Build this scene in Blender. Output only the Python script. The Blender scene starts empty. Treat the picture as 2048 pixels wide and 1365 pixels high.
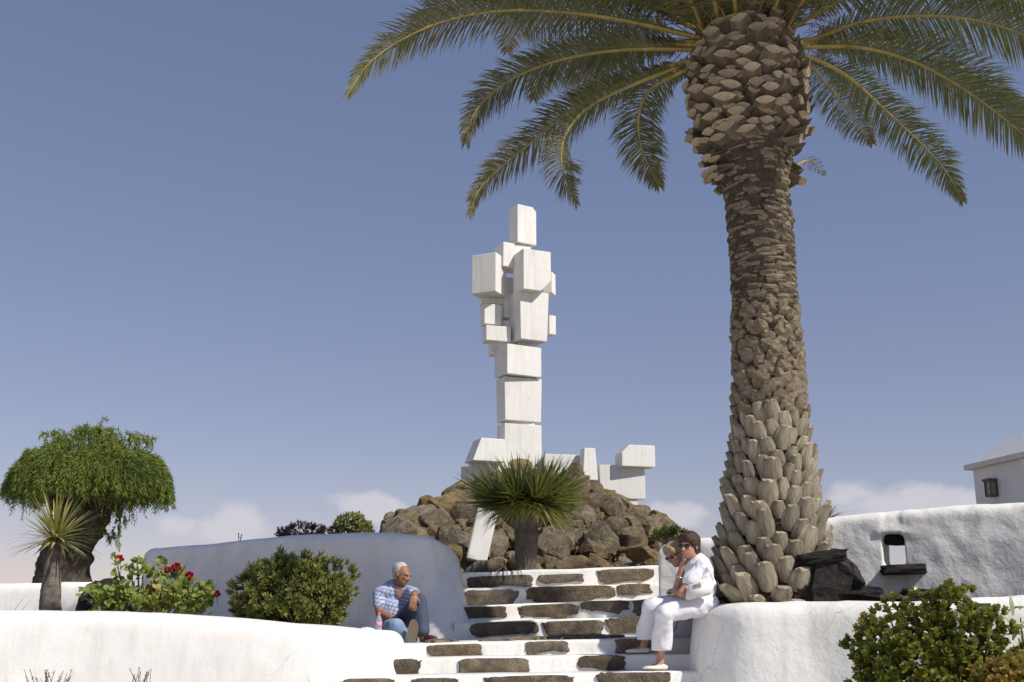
import bpy, bmesh, math, random
import numpy as np
from mathutils import Vector, Matrix, Quaternion, noise as mnoise

random.seed(7)
R = math.radians
SC = bpy.context.scene
COL = SC.collection

# ------------------------------------------------------------------ camera
CZ = 1.5                                   # eye height above the forecourt
F = 2245.0                                 # focal length in pixels of the 2048 wide photograph
PITCH = R(13.96)
cs, sn = math.cos(PITCH), math.sin(PITCH)
cam_d = bpy.data.cameras.new('camera')
cam_d.sensor_width = 36.0
cam_d.lens = F / 2048 * 36
cam_d.clip_start = 0.05
cam_d.clip_end = 6000
cam = bpy.data.objects.new('camera', cam_d)
COL.objects.link(cam)
cam.location = (0, 0, CZ)
cam.rotation_euler = (R(90) + PITCH, 0, 0)
SC.camera = cam

# ------------------------------------------------------------------ light and sky
TO_SUN = Vector((0.83, -0.64, 0.97)).normalized()
SUN_EL = math.asin(TO_SUN.z)
SUN_ROT = math.atan2(TO_SUN.x, TO_SUN.y)
world = bpy.data.worlds.new('World')
SC.world = world
world.use_nodes = True
wt = world.node_tree
wt.nodes.clear()


def wn(t, **kw):
    n = wt.nodes.new(t)
    for k, v in kw.items():
        setattr(n, k, v)
    return n


w_out = wn('ShaderNodeOutputWorld')
w_bg = wn('ShaderNodeBackground')
w_bg.inputs['Strength'].default_value = 0.086
w_sky = wn('ShaderNodeTexSky', sky_type='NISHITA', sun_disc=False, sun_elevation=SUN_EL, sun_rotation=SUN_ROT)
w_sky.altitude = 300
w_sky.air_density = 1.0
w_sky.dust_density = 0.0
w_sky.ozone_density = 2.6
w_hsv = wn('ShaderNodeHueSaturation')
w_hsv.inputs['Saturation'].default_value = 1.27
w_hsv.inputs['Value'].default_value = 1.45
w_mul = wn('ShaderNodeMix', data_type='RGBA', blend_type='MULTIPLY')
w_mul.inputs[0].default_value = 1.0
w_mul.inputs[7].default_value = (1.14, 0.93, 1.01, 1)
w_gam = wn('ShaderNodeGamma')
w_gam.inputs['Gamma'].default_value = 0.58
wt.links.new(w_sky.outputs[0], w_gam.inputs['Color'])
wt.links.new(w_gam.outputs[0], w_hsv.inputs['Color'])
wt.links.new(w_hsv.outputs[0], w_mul.inputs[6])
# low fair-weather clouds all round the horizon
w_tc = wn('ShaderNodeTexCoord')
w_noi = wn('ShaderNodeTexNoise')
w_noi.inputs['Scale'].default_value = 16.0
w_noi.inputs['Detail'].default_value = 6.0
w_noi.inputs['Roughness'].default_value = 0.58
w_map = wn('ShaderNodeMapping')
w_map.inputs['Scale'].default_value = (1, 1, 1.7)
wt.links.new(w_tc.outputs['Generated'], w_map.inputs[0])
wt.links.new(w_map.outputs[0], w_noi.inputs['Vector'])
CLOUDS = [(465, 1052, 0.055, 0.034), (350, 1050, 0.035, 0.018), (755, 1015, 0.05, 0.026),
          (1345, 1035, 0.045, 0.026), (1800, 1010, 0.10, 0.030), (1700, 985, 0.05, 0.025), (1930, 1015, 0.06, 0.022)]
cdirs = []
for (px, py, w, h) in CLOUDS:
    a, b = (px - 1024) / F, (682.5 - py) / F
    cdirs.append((Vector((a, cs - b * sn, sn + b * cs)).normalized(), w, h))
rc = random.Random(3)
for k in range(11):
    az = R(42 + 276 * (k + rc.random() * 0.7) / 11)
    el = R(rc.uniform(3, 7))
    cdirs.append((Vector((math.sin(az) * math.cos(el), math.cos(az) * math.cos(el), math.sin(el))), rc.uniform(.07, .16), rc.uniform(.03, .05)))
prev = None
for (d, w, h) in cdirs:
    s = wn('ShaderNodeVectorMath', operation='SUBTRACT')
    s.inputs[1].default_value = d
    m = wn('ShaderNodeVectorMath', operation='MULTIPLY')
    m.inputs[1].default_value = (1 / w, 1 / w, 1 / h)
    l = wn('ShaderNodeVectorMath', operation='LENGTH')
    g = wn('ShaderNodeMapRange', interpolation_type='SMOOTHSTEP')
    g.inputs['From Min'].default_value = 1.3
    g.inputs['From Max'].default_value = 0.0
    wt.links.new(w_tc.outputs['Generated'], s.inputs[0])
    wt.links.new(s.outputs[0], m.inputs[0])
    wt.links.new(m.outputs[0], l.inputs[0])
    wt.links.new(l.outputs['Value'], g.inputs['Value'])
    if prev is None:
        prev = g.outputs[0]
    else:
        mx = wn('ShaderNodeMath', operation='MAXIMUM')
        wt.links.new(prev, mx.inputs[0])
        wt.links.new(g.outputs[0], mx.inputs[1])
        prev = mx.outputs[0]
w_add = wn('ShaderNodeMath', operation='MULTIPLY_ADD')
w_add.inputs[1].default_value = 0.62
wt.links.new(prev, w_add.inputs[0])
wt.links.new(w_noi.outputs['Fac'], w_add.inputs[2])
w_thr = wn('ShaderNodeMapRange', interpolation_type='SMOOTHSTEP')
w_thr.inputs['From Min'].default_value = 0.80
w_thr.inputs['From Max'].default_value = 1.06
w_thr.inputs['To Max'].default_value = 0.80
wt.links.new(w_add.outputs[0], w_thr.inputs['Value'])
w_mix = wn('ShaderNodeMix', data_type='RGBA')
w_mix.inputs[7].default_value = (5.2, 5.1, 5.5, 1)
wt.links.new(w_thr.outputs[0], w_mix.inputs[0])
wt.links.new(w_mul.outputs[2], w_mix.inputs[6])
wt.links.new(w_mix.outputs[2], w_bg.inputs['Color'])
wt.links.new(w_bg.outputs[0], w_out.inputs[0])

sun_d = bpy.data.lights.new('sun', 'SUN')
sun_d.energy = 3.3
sun_d.angle = R(0.53)
sun_d.color = (1.0, 0.955, 0.88)
sun = bpy.data.objects.new('sun', sun_d)
COL.objects.link(sun)
sun.location = (20, -30, 45)
sun.rotation_euler = (-TO_SUN).to_track_quat('-Z', 'Y').to_euler()

SC.view_settings.view_transform = 'Standard'
SC.view_settings.look = 'None'
SC.view_settings.gamma = 1
SC.view_settings.exposure = 0.53
SC.view_settings.use_curve_mapping = False
SC.cycles.max_bounces = 6
SC.cycles.transparent_max_bounces = 8


# ------------------------------------------------------------------ helpers
def P(px, py, Y):
    """point seen at photo pixel (px, py) at horizontal distance Y"""
    a, b = (px - 1024) / F, (682.5 - py) / F
    t = Y / (cs - b * sn)
    return Vector((a * t, Y, CZ + (sn + b * cs) * t))


def proj(v):
    z = v[2] - CZ
    d = v[1] * cs + z * sn
    return 1024 + F * v[0] / d, 682.5 - F * (-v[1] * sn + z * cs) / d, d


def ppm(Y, z=CZ):
    return F / (Y * cs + (z - CZ) * sn)


def link(name, me, mat=None, parent=None, loc=None):
    o = bpy.data.objects.new(name, me)
    COL.objects.link(o)
    if mat is not None and me is not None and len(me.materials) == 0:
        for m in (mat if isinstance(mat, (list, tuple)) else [mat]):
            me.materials.append(m)
    if parent is not None:
        o.parent = parent
    if loc is not None:
        o.location = loc
    return o


def tag(o, label=None, cat=None, group=None, kind=None):
    if label: o['label'] = label
    if cat: o['category'] = cat
    if group: o['group'] = group
    if kind: o['kind'] = kind
    return o


def thing(name, label, cat, loc, group=None, rz=0.0):
    o = bpy.data.objects.new(name, None)
    COL.objects.link(o)
    o.empty_display_size = 0.1
    o.location = loc
    o.rotation_euler = (0, 0, rz)
    return tag(o, label, cat, group)


def child(name, me, mat, parent):
    """part whose mesh is in world coordinates, hung under an unrotated thing"""
    o = link(name, me, mat, parent)
    p = parent
    off = Vector((0, 0, 0))
    while p is not None:
        off += p.location
        p = p.parent
    o.location = -off
    return o


def nz(p, s=1.0, o=0.0):
    return mnoise.noise(Vector((p[0] * s + o, p[1] * s + o * 1.7, p[2] * s - o)))


def fbm(p, s=1.0, o=0.0, n=3):
    v, a = 0, 1
    for i in range(n):
        v += a * nz(p, s * 2 ** i, o + i * 7.3)
        a *= .5
    return v


def mesh_from(name, verts, faces, smooth=False, mats=None):
    me = bpy.data.meshes.new(name)
    me.from_pydata([tuple(v) for v in verts], [], faces)
    if mats is not None:
        me.polygons.foreach_set('material_index', mats)
    if smooth:
        me.polygons.foreach_set('use_smooth', [True] * len(me.polygons))
    me.update()
    return me


def remeshed(verts, faces, voxel, smooth_iter=6, name='soft'):
    me = bpy.data.meshes.new(name + '_raw')
    me.from_pydata([tuple(v) for v in verts], [], faces)
    me.update()
    o = bpy.data.objects.new(name + '_raw', me)
    COL.objects.link(o)
    m = o.modifiers.new('r', 'REMESH')
    m.mode = 'VOXEL'
    m.voxel_size = voxel
    m.use_smooth_shade = True
    if smooth_iter:
        s = o.modifiers.new('s', 'SMOOTH')
        s.factor = 0.5
        s.iterations = smooth_iter
    dg = bpy.context.evaluated_depsgraph_get()
    dg.update()
    out = bpy.data.meshes.new_from_object(o.evaluated_get(dg))
    out.name = name
    bpy.data.objects.remove(o)
    bpy.data.meshes.remove(me)
    out.materials.clear()
    out.polygons.foreach_set('use_smooth', [True] * len(out.polygons))
    return out


def displace(me, amp, s, o=0.0, n=3, amp2=0.0, s2=1.0):
    me.update()
    nrm = [v.normal.copy() for v in me.vertices]
    for v, k in zip(me.vertices, nrm):
        d = amp * fbm(v.co, s, o, n)
        if amp2:
            d += amp2 * nz(v.co, s2, o + 3)
        v.co += k * d
    me.update()


class Geo:
    """collects vertices and faces, with a value 'tint' for every face"""

    def __init__(s):
        s.v, s.f, s.m, s.t = [], [], [], []

    def face(s, idx, m=0, t=0.5):
        s.f.append(idx); s.m.append(m); s.t.append(t)

    def add(s, vs, fs, m=0, t=0.5):
        b = len(s.v)
        s.v.extend(vs)
        for q in fs:
            s.face([b + i for i in q], m, t)

    def tube(s, pts, rad, n=8, m=0, t=0.5, cap=True):
        b = len(s.v)
        N = len(pts)
        up = Vector((0.13, 0.2, 1)).normalized()
        for i, p in enumerate(pts):
            d = (Vector(pts[min(i + 1, N - 1)]) - Vector(pts[max(i - 1, 0)])).normalized()
            u = d.cross(up)
            if u.length < .05: u = d.cross(Vector((1, 0, 0)))
            u.normalize()
            w = d.cross(u)
            r = rad[i] if isinstance(rad, (list, tuple)) else rad
            for k in range(n):
                a = 2 * math.pi * k / n
                s.v.append(Vector(p) + u * (math.cos(a) * r) + w * (math.sin(a) * r))
        for i in range(N - 1):
            for k in range(n):
                k2 = (k + 1) % n
                s.face([b + i * n + k, b + i * n + k2, b + (i + 1) * n + k2, b + (i + 1) * n + k], m, t)
        if cap:
            s.face([b + k for k in range(n)][::-1], m, t)
            s.face([b + (N - 1) * n + k for k in range(n)], m, t)

    def blade(s, base, d, nrm, L, W, droop=0.0, seg=3, fold=0.0, prof=None, m=0, t=0.5):
        """leaf strip: base point, direction, upper normal, length, width; droops towards -Z"""
        b = len(s.v)
        d = d.normalized()
        side = d.cross(nrm)
        if side.length < 1e-3: side = d.cross(Vector((1, 0, 0)))
        side.normalize()
        p = Vector(base)
        cur = d.copy()
        for i in range(seg + 1):
            x = i / seg
            w = W * (prof(x) if prof else (1 - x) ** .8) * .5
            up = side.cross(cur)
            if i == seg and (prof is None or prof(1) < .01):
                s.v.append(p.copy())
            else:
                s.v.append(p - side * w + up * fold * w)
                s.v.append(p + side * w + up * fold * w)
            cur = (cur + Vector((0, 0, -1)) * (droop / seg) * (0.5 + x)).normalized()
            p = p + cur * (L / seg)
        for i in range(seg):
            a = b + 2 * i
            if i == seg - 1 and (prof is None or prof(1) < .01):
                s.face([a, a + 1, a + 2], m, t)
            else:
                s.face([a, a + 1, a + 3, a + 2], m, t)

    def capsule(s, p0, p1, r0, r1, n=14, m=0, sq=(1, 1), side=None):
        p0, p1 = Vector(p0), Vector(p1)
        d = p1 - p0
        if d.length < 1e-5: d = Vector((0, 0, 1e-4))
        dn = d.normalized()
        u = side.copy() if side is not None else dn.cross(Vector((0.31, 0.2, 0.93)))
        u = (u - dn * u.dot(dn)).normalized()
        w = dn.cross(u)
        rings = []
        for k in range(1, 5):
            a = math.pi / 2 * (1 - k / 4)
            rings.append((p0 - dn * r0 * math.sin(a), r0 * math.cos(a)))
        for k in range(0, 4):
            a = math.pi / 2 * (k / 4)
            rings.append((p1 + dn * r1 * math.sin(a), r1 * math.cos(a)))
        b = len(s.v)
        for c, r in rings:
            for k in range(n):
                a = 2 * math.pi * k / n
                s.v.append(c + u * (math.cos(a) * r * sq[0]) + w * (math.sin(a) * r * sq[1]))
        t0 = len(s.v)
        s.v.append(p0 - dn * r0)
        s.v.append(p1 + dn * r1)
        for i in range(len(rings) - 1):
            for k in range(n):
                k2 = (k + 1) % n
                s.face([b + i * n + k, b + i * n + k2, b + (i + 1) * n + k2, b + (i + 1) * n + k], m)
        for k in range(n):
            k2 = (k + 1) % n
            s.face([t0, b + k2, b + k], m)
            e = b + (len(rings) - 1) * n
            s.face([t0 + 1, e + k, e + k2], m)

    def ell(s, c, ax, n=18, m=0):
        """ellipsoid with three (vector) half axes"""
        b = len(s.v)
        c = Vector(c)
        rows = n // 2
        for i in range(1, rows):
            th = math.pi * i / rows
            for k in range(n):
                ph = 2 * math.pi * k / n
                s.v.append(c + ax[0] * (math.sin(th) * math.cos(ph)) + ax[1] * (math.sin(th) * math.sin(ph)) + ax[2] * math.cos(th))
        t0 = len(s.v)
        s.v.append(c + ax[2]); s.v.append(c - ax[2])
        for i in range(rows - 2):
            for k in range(n):
                k2 = (k + 1) % n
                s.face([b + i * n + k, b + (i + 1) * n + k, b + (i + 1) * n + k2, b + i * n + k2], m)
        for k in range(n):
            k2 = (k + 1) % n
            s.face([t0, b + k, b + k2], m)
            e = b + (rows - 2) * n
            s.face([t0 + 1, e + k2, e + k], m)

    def box(s, c, size, rz=0.0, m=0, top=(1, 1), shift=(0, 0)):
        c = Vector(c)
        h = [x / 2 for x in size]
        M = Matrix.Rotation(rz, 3, 'Z')
        vs = []
        for sz in (-1, 1):
            tx, ty = top if sz > 0 else (1, 1)
            ox, oy = shift if sz > 0 else (0, 0)
            for sx, sy in ((-1, -1), (1, -1), (1, 1), (-1, 1)):
                vs.append(c + M @ Vector((sx * h[0] * tx + ox, sy * h[1] * ty + oy, sz * h[2])))
        s.add(vs, [[3, 2, 1, 0], [4, 5, 6, 7], [0, 1, 5, 4], [1, 2, 6, 5], [2, 3, 7, 6], [3, 0, 4, 7]], m)

    def mesh(s, name, smooth=False):
        me = mesh_from(name, s.v, s.f, smooth, s.m)
        at = me.attributes.new('tint', 'FLOAT', 'FACE')
        at.data.foreach_set('value', s.t)
        return me


# ------------------------------------------------------------------ materials
def new_mat(name):
    m = bpy.data.materials.new(name)
    m.use_nodes = True
    nt = m.node_tree
    return m, nt, nt.nodes['Principled BSDF']


def N(nt, t, **kw):
    n = nt.nodes.new(t)
    for k, v in kw.items():
        setattr(n, k, v)
    return n


def noise_node(nt, scale, detail=4, rough=.55, vec=None, stretch=None):
    n = N(nt, 'ShaderNodeTexNoise')
    n.inputs['Scale'].default_value = scale
    n.inputs['Detail'].default_value = detail
    n.inputs['Roughness'].default_value = rough
    if vec is None:
        tc = N(nt, 'ShaderNodeTexCoord')
        vec = tc.outputs['Object']
    if stretch:
        mp = N(nt, 'ShaderNodeMapping')
        mp.inputs['Scale'].default_value = stretch
        nt.links.new(vec, mp.inputs[0])
        vec = mp.outputs[0]
    nt.links.new(vec, n.inputs['Vector'])
    return n


def ramp(nt, fac, stops):
    r = N(nt, 'ShaderNodeValToRGB')
    e = r.color_ramp.elements
    while len(e) > 1: e.remove(e[0])
    e[0].position, e[0].color = stops[0][0], (*stops[0][1], 1)
    for p, c in stops[1:]:
        k = e.new(p)
        k.color = (*c, 1)
    nt.links.new(fac, r.inputs[0])
    return r.outputs[0]


def bump(nt, bs, items):
    """items: list of (socket, strength, distance)"""
    prev = None
    for sock, st, di in items:
        b = N(nt, 'ShaderNodeBump')
        b.inputs['Strength'].default_value = st
        b.inputs['Distance'].default_value = di
        nt.links.new(sock, b.inputs['Height'])
        if prev: nt.links.new(prev, b.inputs['Normal'])
        prev = b.outputs[0]
    nt.links.new(prev, bs.inputs['Normal'])


def mat_plaster(name, tint=(.85, .825, .785), dirt=.25, rough_amp=1.0):
    m, nt, b = new_mat(name)
    n1 = noise_node(nt, 1.3, 5, .6)
    n2 = noise_node(nt, 7, 5, .6)
    n3 = noise_node(nt, 45, 3, .6)
    c = ramp(nt, n1.outputs[0], [(0.28, tuple(x * (1 - dirt * .35) for x in tint)), (0.5, tint), (.8, tuple(min(.86, x * 1.03) for x in tint))])
    # thin grime specks
    v = noise_node(nt, 19, 7, .72)
    sp = ramp(nt, v.outputs[0], [(0.0, (.55, .5, .42)), (.27, (.75, .72, .66)), (.33, (1, 1, 1))])
    mx = N(nt, 'ShaderNodeMix', data_type='RGBA', blend_type='MULTIPLY')
    mx.inputs[0].default_value = dirt
    nt.links.new(c, mx.inputs[6])
    nt.links.new(sp, mx.inputs[7])
    # rain streaks, running down
    sk = noise_node(nt, 3.2, 6, .65, stretch=(2.4, 2.4, .22))
    skc = ramp(nt, sk.outputs[0], [(.30, (.62, .58, .50)), (.46, (.92, .90, .87)), (.56, (1, 1, 1))])
    m2 = N(nt, 'ShaderNodeMix', data_type='RGBA', blend_type='MULTIPLY')
    m2.inputs[0].default_value = dirt * 1.1
    nt.links.new(mx.outputs[2], m2.inputs[6])
    nt.links.new(skc, m2.inputs[7])
    # hairline cracks where a mask allows them
    tcx = N(nt, 'ShaderNodeTexCoord')
    wob = noise_node(nt, 5, 4, .6, tcx.outputs['Object'])
    wad = N(nt, 'ShaderNodeMix', data_type='RGBA')
    wad.inputs[0].default_value = .16
    nt.links.new(tcx.outputs['Object'], wad.inputs[6])
    nt.links.new(wob.outputs['Color'], wad.inputs[7])
    vo = N(nt, 'ShaderNodeTexVoronoi', feature='DISTANCE_TO_EDGE')
    vo.inputs['Scale'].default_value = 1.5
    nt.links.new(wad.outputs[2], vo.inputs['Vector'])
    ck = ramp(nt, vo.outputs['Distance'], [(0.0, (1, 1, 1)), (.0075, (0, 0, 0))])
    cm = noise_node(nt, .9, 3, .5)
    cmr = ramp(nt, cm.outputs[0], [(.52, (0, 0, 0)), (.62, (1, 1, 1))])
    cmul = N(nt, 'ShaderNodeMath', operation='MULTIPLY')
    nt.links.new(ck, cmul.inputs[0]); nt.links.new(cmr, cmul.inputs[1])
    cst = N(nt, 'ShaderNodeMath', operation='MULTIPLY')
    cst.inputs[1].default_value = min(1, dirt * 1.7)
    nt.links.new(cmul.outputs[0], cst.inputs[0])
    m3 = N(nt, 'ShaderNodeMix', data_type='RGBA')
    m3.inputs[7].default_value = (.40, .37, .33, 1)
    nt.links.new(cst.outputs[0], m3.inputs[0])
    nt.links.new(m2.outputs[2], m3.inputs[6])
    nt.links.new(m3.outputs[2], b.inputs['Base Color'])
    b.inputs['Roughness'].default_value = .85
    b.inputs['Specular IOR Level'].default_value = .25
    bump(nt, b, [(n2.outputs[0], .30 * rough_amp, .022), (n3.outputs[0], .16 * rough_amp, .005)])
    return m


def mat_rock(name, dark, mid, light, scale=5, lichen=None, bumpd=.05, pores=False, sat=(.85, 1.15)):
    m, nt, b = new_mat(name)
    oi = N(nt, 'ShaderNodeObjectInfo')
    tc = N(nt, 'ShaderNodeTexCoord')
    ad = N(nt, 'ShaderNodeVectorMath', operation='ADD')
    mu = N(nt, 'ShaderNodeMath', operation='MULTIPLY')
    mu.inputs[1].default_value = 53.0
    nt.links.new(oi.outputs['Random'], mu.inputs[0])
    nt.links.new(tc.outputs['Object'], ad.inputs[0])
    nt.links.new(mu.outputs[0], ad.inputs[1])
    vec = ad.outputs[0]
    n1 = noise_node(nt, scale, 8, .65, vec)
    n2 = noise_node(nt, scale * 5, 6, .7, vec)
    c = ramp(nt, n1.outputs[0], [(.25, dark), (.5, mid), (.75, light)])
    # per-stone tone
    hv = N(nt, 'ShaderNodeHueSaturation')
    mr = N(nt, 'ShaderNodeMapRange')
    mr.inputs['To Min'].default_value = .62
    mr.inputs['To Max'].default_value = 1.3
    nt.links.new(oi.outputs['Random'], mr.inputs[0])
    nt.links.new(mr.outputs[0], hv.inputs['Value'])
    fr1 = N(nt, 'ShaderNodeMath', operation='MULTIPLY'); fr1.inputs[1].default_value = 17.3
    fr2 = N(nt, 'ShaderNodeMath', operation='FRACT')
    ms = N(nt, 'ShaderNodeMapRange'); ms.inputs['To Min'].default_value = sat[0]; ms.inputs['To Max'].default_value = sat[1]
    nt.links.new(oi.outputs['Random'], fr1.inputs[0]); nt.links.new(fr1.outputs[0], fr2.inputs[0]); nt.links.new(fr2.outputs[0], ms.inputs[0])
    nt.links.new(ms.outputs[0], hv.inputs['Saturation'])
    nt.links.new(c, hv.inputs['Color'])
    c = hv.outputs[0]
    if lichen:
        n3 = noise_node(nt, scale * 1.7, 6, .7, vec)
        f = ramp(nt, n3.outputs[0], [(.5, (0, 0, 0)), (.66, (.75, .75, .75))])
        mx = N(nt, 'ShaderNodeMix', data_type='RGBA')
        mx.inputs[7].default_value = (*lichen, 1)
        nt.links.new(f, mx.inputs[0])
        nt.links.new(c, mx.inputs[6])
        c = mx.outputs[2]
    nt.links.new(c, b.inputs['Base Color'])
    b.inputs['Roughness'].default_value = .92
    b.inputs['Specular IOR Level'].default_value = .2
    items = [(n1.outputs[0], .8, bumpd), (n2.outputs[0], .7, bumpd * .35)]
    if pores:
        vo = N(nt, 'ShaderNodeTexVoronoi')
        vo.inputs['Scale'].default_value = scale * 9
        nt.links.new(vec, vo.inputs['Vector'])
        items.append((vo.outputs['Distance'], .8, bumpd * .4))
    bump(nt, b, items)
    return m


def mat_leaf(name, c0, c1, c2, rough=.5, trans=.25, tip=None, spec=.4):
    """c0..c2 over the random tint of each leaf"""
    m, nt, b = new_mat(name)
    a = N(nt, 'ShaderNodeAttribute', attribute_name='tint')
    c = ramp(nt, a.outputs['Fac'], [(0, c0), (.5, c1), (1, c2)])
    n = noise_node(nt, 9, 3)
    hv = N(nt, 'ShaderNodeHueSaturation')
    mr = N(nt, 'ShaderNodeMapRange')
    mr.inputs['To Min'].default_value = .65
    mr.inputs['To Max'].default_value = 1.35
    nt.links.new(n.outputs[0], mr.inputs[0])
    nt.links.new(mr.outputs[0], hv.inputs['Value'])
    nt.links.new(c, hv.inputs['Color'])
    nt.links.new(hv.outputs[0], b.inputs['Base Color'])
    b.inputs['Roughness'].default_value = rough
    b.inputs['Specular IOR Level'].default_value = spec
    if trans:
        t = N(nt, 'ShaderNodeBsdfTranslucent')
        mx = N(nt, 'ShaderNodeMixShader')
        mx.inputs[0].default_value = trans
        nt.links.new(hv.outputs[0], t.inputs['Color'])
        nt.links.new(b.outputs[0], mx.inputs[1])
        nt.links.new(t.outputs[0], mx.inputs[2])
        nt.links.new(mx.outputs[0], nt.nodes['Material Output'].inputs[0])
    return m


def mat_simple(name, col, rough=.6, var=.15, scale=20, bumpd=0.0, metal=0.0, spec=.4, stretch=None):
    m, nt, b = new_mat(name)
    n = noise_node(nt, scale, 5, .6, stretch=stretch)
    c = ramp(nt, n.outputs[0], [(.25, tuple(x * (1 - var) for x in col)), (.75, tuple(min(1, x * (1 + var)) for x in col))])
    nt.links.new(c, b.inputs['Base Color'])
    b.inputs['Roughness'].default_value = rough
    b.inputs['Metallic'].default_value = metal
    b.inputs['Specular IOR Level'].default_value = spec
    if bumpd:
        bump(nt, b, [(n.outputs[0], .7, bumpd)])
    return m


def mat_bark(name, dark, mid, light, scale=14, stretch=(1, 1, .3), bumpd=.02):
    m, nt, b = new_mat(name)
    oi = N(nt, 'ShaderNodeObjectInfo')
    n = noise_node(nt, scale, 7, .7, stretch=stretch)
    n2 = noise_node(nt, scale * 4, 5, .7, stretch=stretch)
    c = ramp(nt, n.outputs[0], [(.25, dark), (.5, mid), (.78, light)])
    hv = N(nt, 'ShaderNodeHueSaturation')
    mr = N(nt, 'ShaderNodeMapRange')
    mr.inputs['To Min'].default_value = .75
    mr.inputs['To Max'].default_value = 1.22
    nt.links.new(oi.outputs['Random'], mr.inputs[0])
    nt.links.new(mr.outputs[0], hv.inputs['Value'])
    nt.links.new(c, hv.inputs['Color'])
    nt.links.new(hv.outputs[0], b.inputs['Base Color'])
    b.inputs['Roughness'].default_value = .9
    b.inputs['Specular IOR Level'].default_value = .2
    bump(nt, b, [(n.outputs[0], .8, bumpd), (n2.outputs[0], .6, bumpd * .4)])
    return m


M = {}
M['plaster'] = mat_plaster('white_plaster')
M['plaster_rough'] = mat_plaster('white_plaster_rough', (.83, .81, .77), .33, 2.0)
M['limewash'] = mat_plaster('sculpture_white', (.69, .672, .63), .30, .5)
M['house'] = mat_plaster('house_white', (.84, .82, .79), .15, .5)
M['eave'] = mat_plaster('eave_grey', (.72, .68, .63), .3, .7)
M['lava'] = mat_rock('mound_lava', (.13, .088, .053), (.37, .28, .178), (.58, .47, .31), 3.0, (.60, .53, .32), .30, True, (.7, 1.35))
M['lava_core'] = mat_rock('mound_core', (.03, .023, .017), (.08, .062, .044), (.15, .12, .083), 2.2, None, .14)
M['basalt'] = mat_rock('black_basalt', (.018, .016, .015), (.055, .049, .046), (.13, .115, .105), 4, None, .05, True)
M['step_stone'] = mat_rock('step_stone', (.070, .053, .037), (.165, .130, .093), (.29, .24, .175), 9, None, .03, True)
M['picon'] = mat_rock('black_cinder', (.008, .007, .007), (.022, .02, .019), (.05, .046, .043), 30, None, .04)
M['soil'] = mat_rock('garden_soil', (.27, .235, .18), (.36, .32, .25), (.44, .39, .31), 12, None, .03)  # unseen soil, colour paled to bounce fill onto the shaded curved wall
M['ground'] = mat_rock('forecourt_dust', (.48, .44, .37), (.56, .52, .45), (.63, .59, .52), 1.5, None, .02)  # colour lifted so the unseen ground bounces fill light onto shaded walls
M['boot'] = mat_bark('leaf_base_wood', (.11, .085, .058), (.34, .29, .21), (.56, .505, .395), 22, (1, 1, .14), .03)
M['boot_end'] = mat_bark('leaf_base_cut', (.18, .135, .09), (.36, .30, .22), (.52, .46, .36), 25, (1, 1, 1), .008)
M['stub'] = mat_bark('frond_stub_side', (.06, .045, .03), (.15, .12, .085), (.26, .215, .155), 18, (1, 1, .3), .02)
M['stub_cut'] = mat_bark('frond_stub_cut', (.18, .13, .082), (.35, .275, .19), (.54, .465, .355), 9, (1, 1, 1), .01)
M['trunk'] = mat_bark('palm_trunk_fibre', (.045, .035, .025), (.105, .082, .058), (.18, .145, .105), 22, (1, 1, .6), .03)
M['scar'] = mat_bark('leaf_scar', (.095, .072, .048), (.235, .186, .128), (.43, .365, .265), 18, (1, 1, 2), .015)
M['frond'] = mat_leaf('frond_leaflet', (.20, .165, .105), (.105, .115, .042), (.145, .165, .055), .42, .32)
M['rachis'] = mat_simple('frond_rachis', (.29, .225, .065), .5, .4, 6)
M['dry'] = mat_leaf('dry_fruit_stalk', (.10, .06, .03), (.16, .105, .05), (.24, .17, .07), .8, .1)
M['dragon'] = mat_leaf('dragon_leaf', (.085, .105, .028), (.175, .19, .042), (.37, .35, .08), .42, .35)
M['dragon_bark'] = mat_bark('dragon_bark', (.085, .070, .052), (.15, .125, .095), (.23, .195, .15), 13, (1, 1, .9), .012)
M['yucca'] = mat_leaf('yucca_leaf', (.13, .16, .04), (.34, .33, .09), (.55, .48, .17), .5, .35)
M['yucca_bark'] = mat_bark('yucca_bark', (.06, .05, .042), (.15, .125, .105), (.28, .24, .20), 9, (1, 1, 1.4), .02)
M['pepper'] = mat_leaf('pepper_leaf', (.075, .105, .022), (.165, .215, .038), (.31, .34, .065), .55, .4)
M['pepper_bark'] = mat_bark('pepper_bark', (.035, .027, .021), (.085, .068, .053), (.16, .13, .105), 7, (1, 1, .45), .05)
M['geran'] = mat_leaf('geranium_leaf', (.15, .20, .035), (.26, .32, .065), (.50, .36, .09), .6, .35)
M['red'] = mat_leaf('red_petal', (.28, .004, .012), (.45, .008, .02), (.6, .015, .03), .6, .25)
M['bush'] = mat_leaf('shrub_leaf', (.090, .105, .028), (.19, .205, .048), (.34, .33, .08), .5, .25)
M['jade'] = mat_leaf('jade_leaf', (.11, .145, .020), (.215, .225, .034), (.40, .25, .06), .32, .25, spec=.5)
M['purple'] = mat_leaf('purple_leaf', (.035, .016, .022), (.060, .045, .030), (.13, .03, .10), .5, .2)
M['stem'] = mat_simple('woody_stem', (.17, .135, .10), .85, .35, 30, .004)
M['weed'] = mat_leaf('weed_leaf', (.10, .075, .05), (.17, .18, .08), (.30, .21, .14), .8, .2)
M['pale_leaf'] = mat_leaf('pale_striped_leaf', (.10, .17, .04), (.22, .28, .09), (.55, .52, .28), .45, .3)


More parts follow.
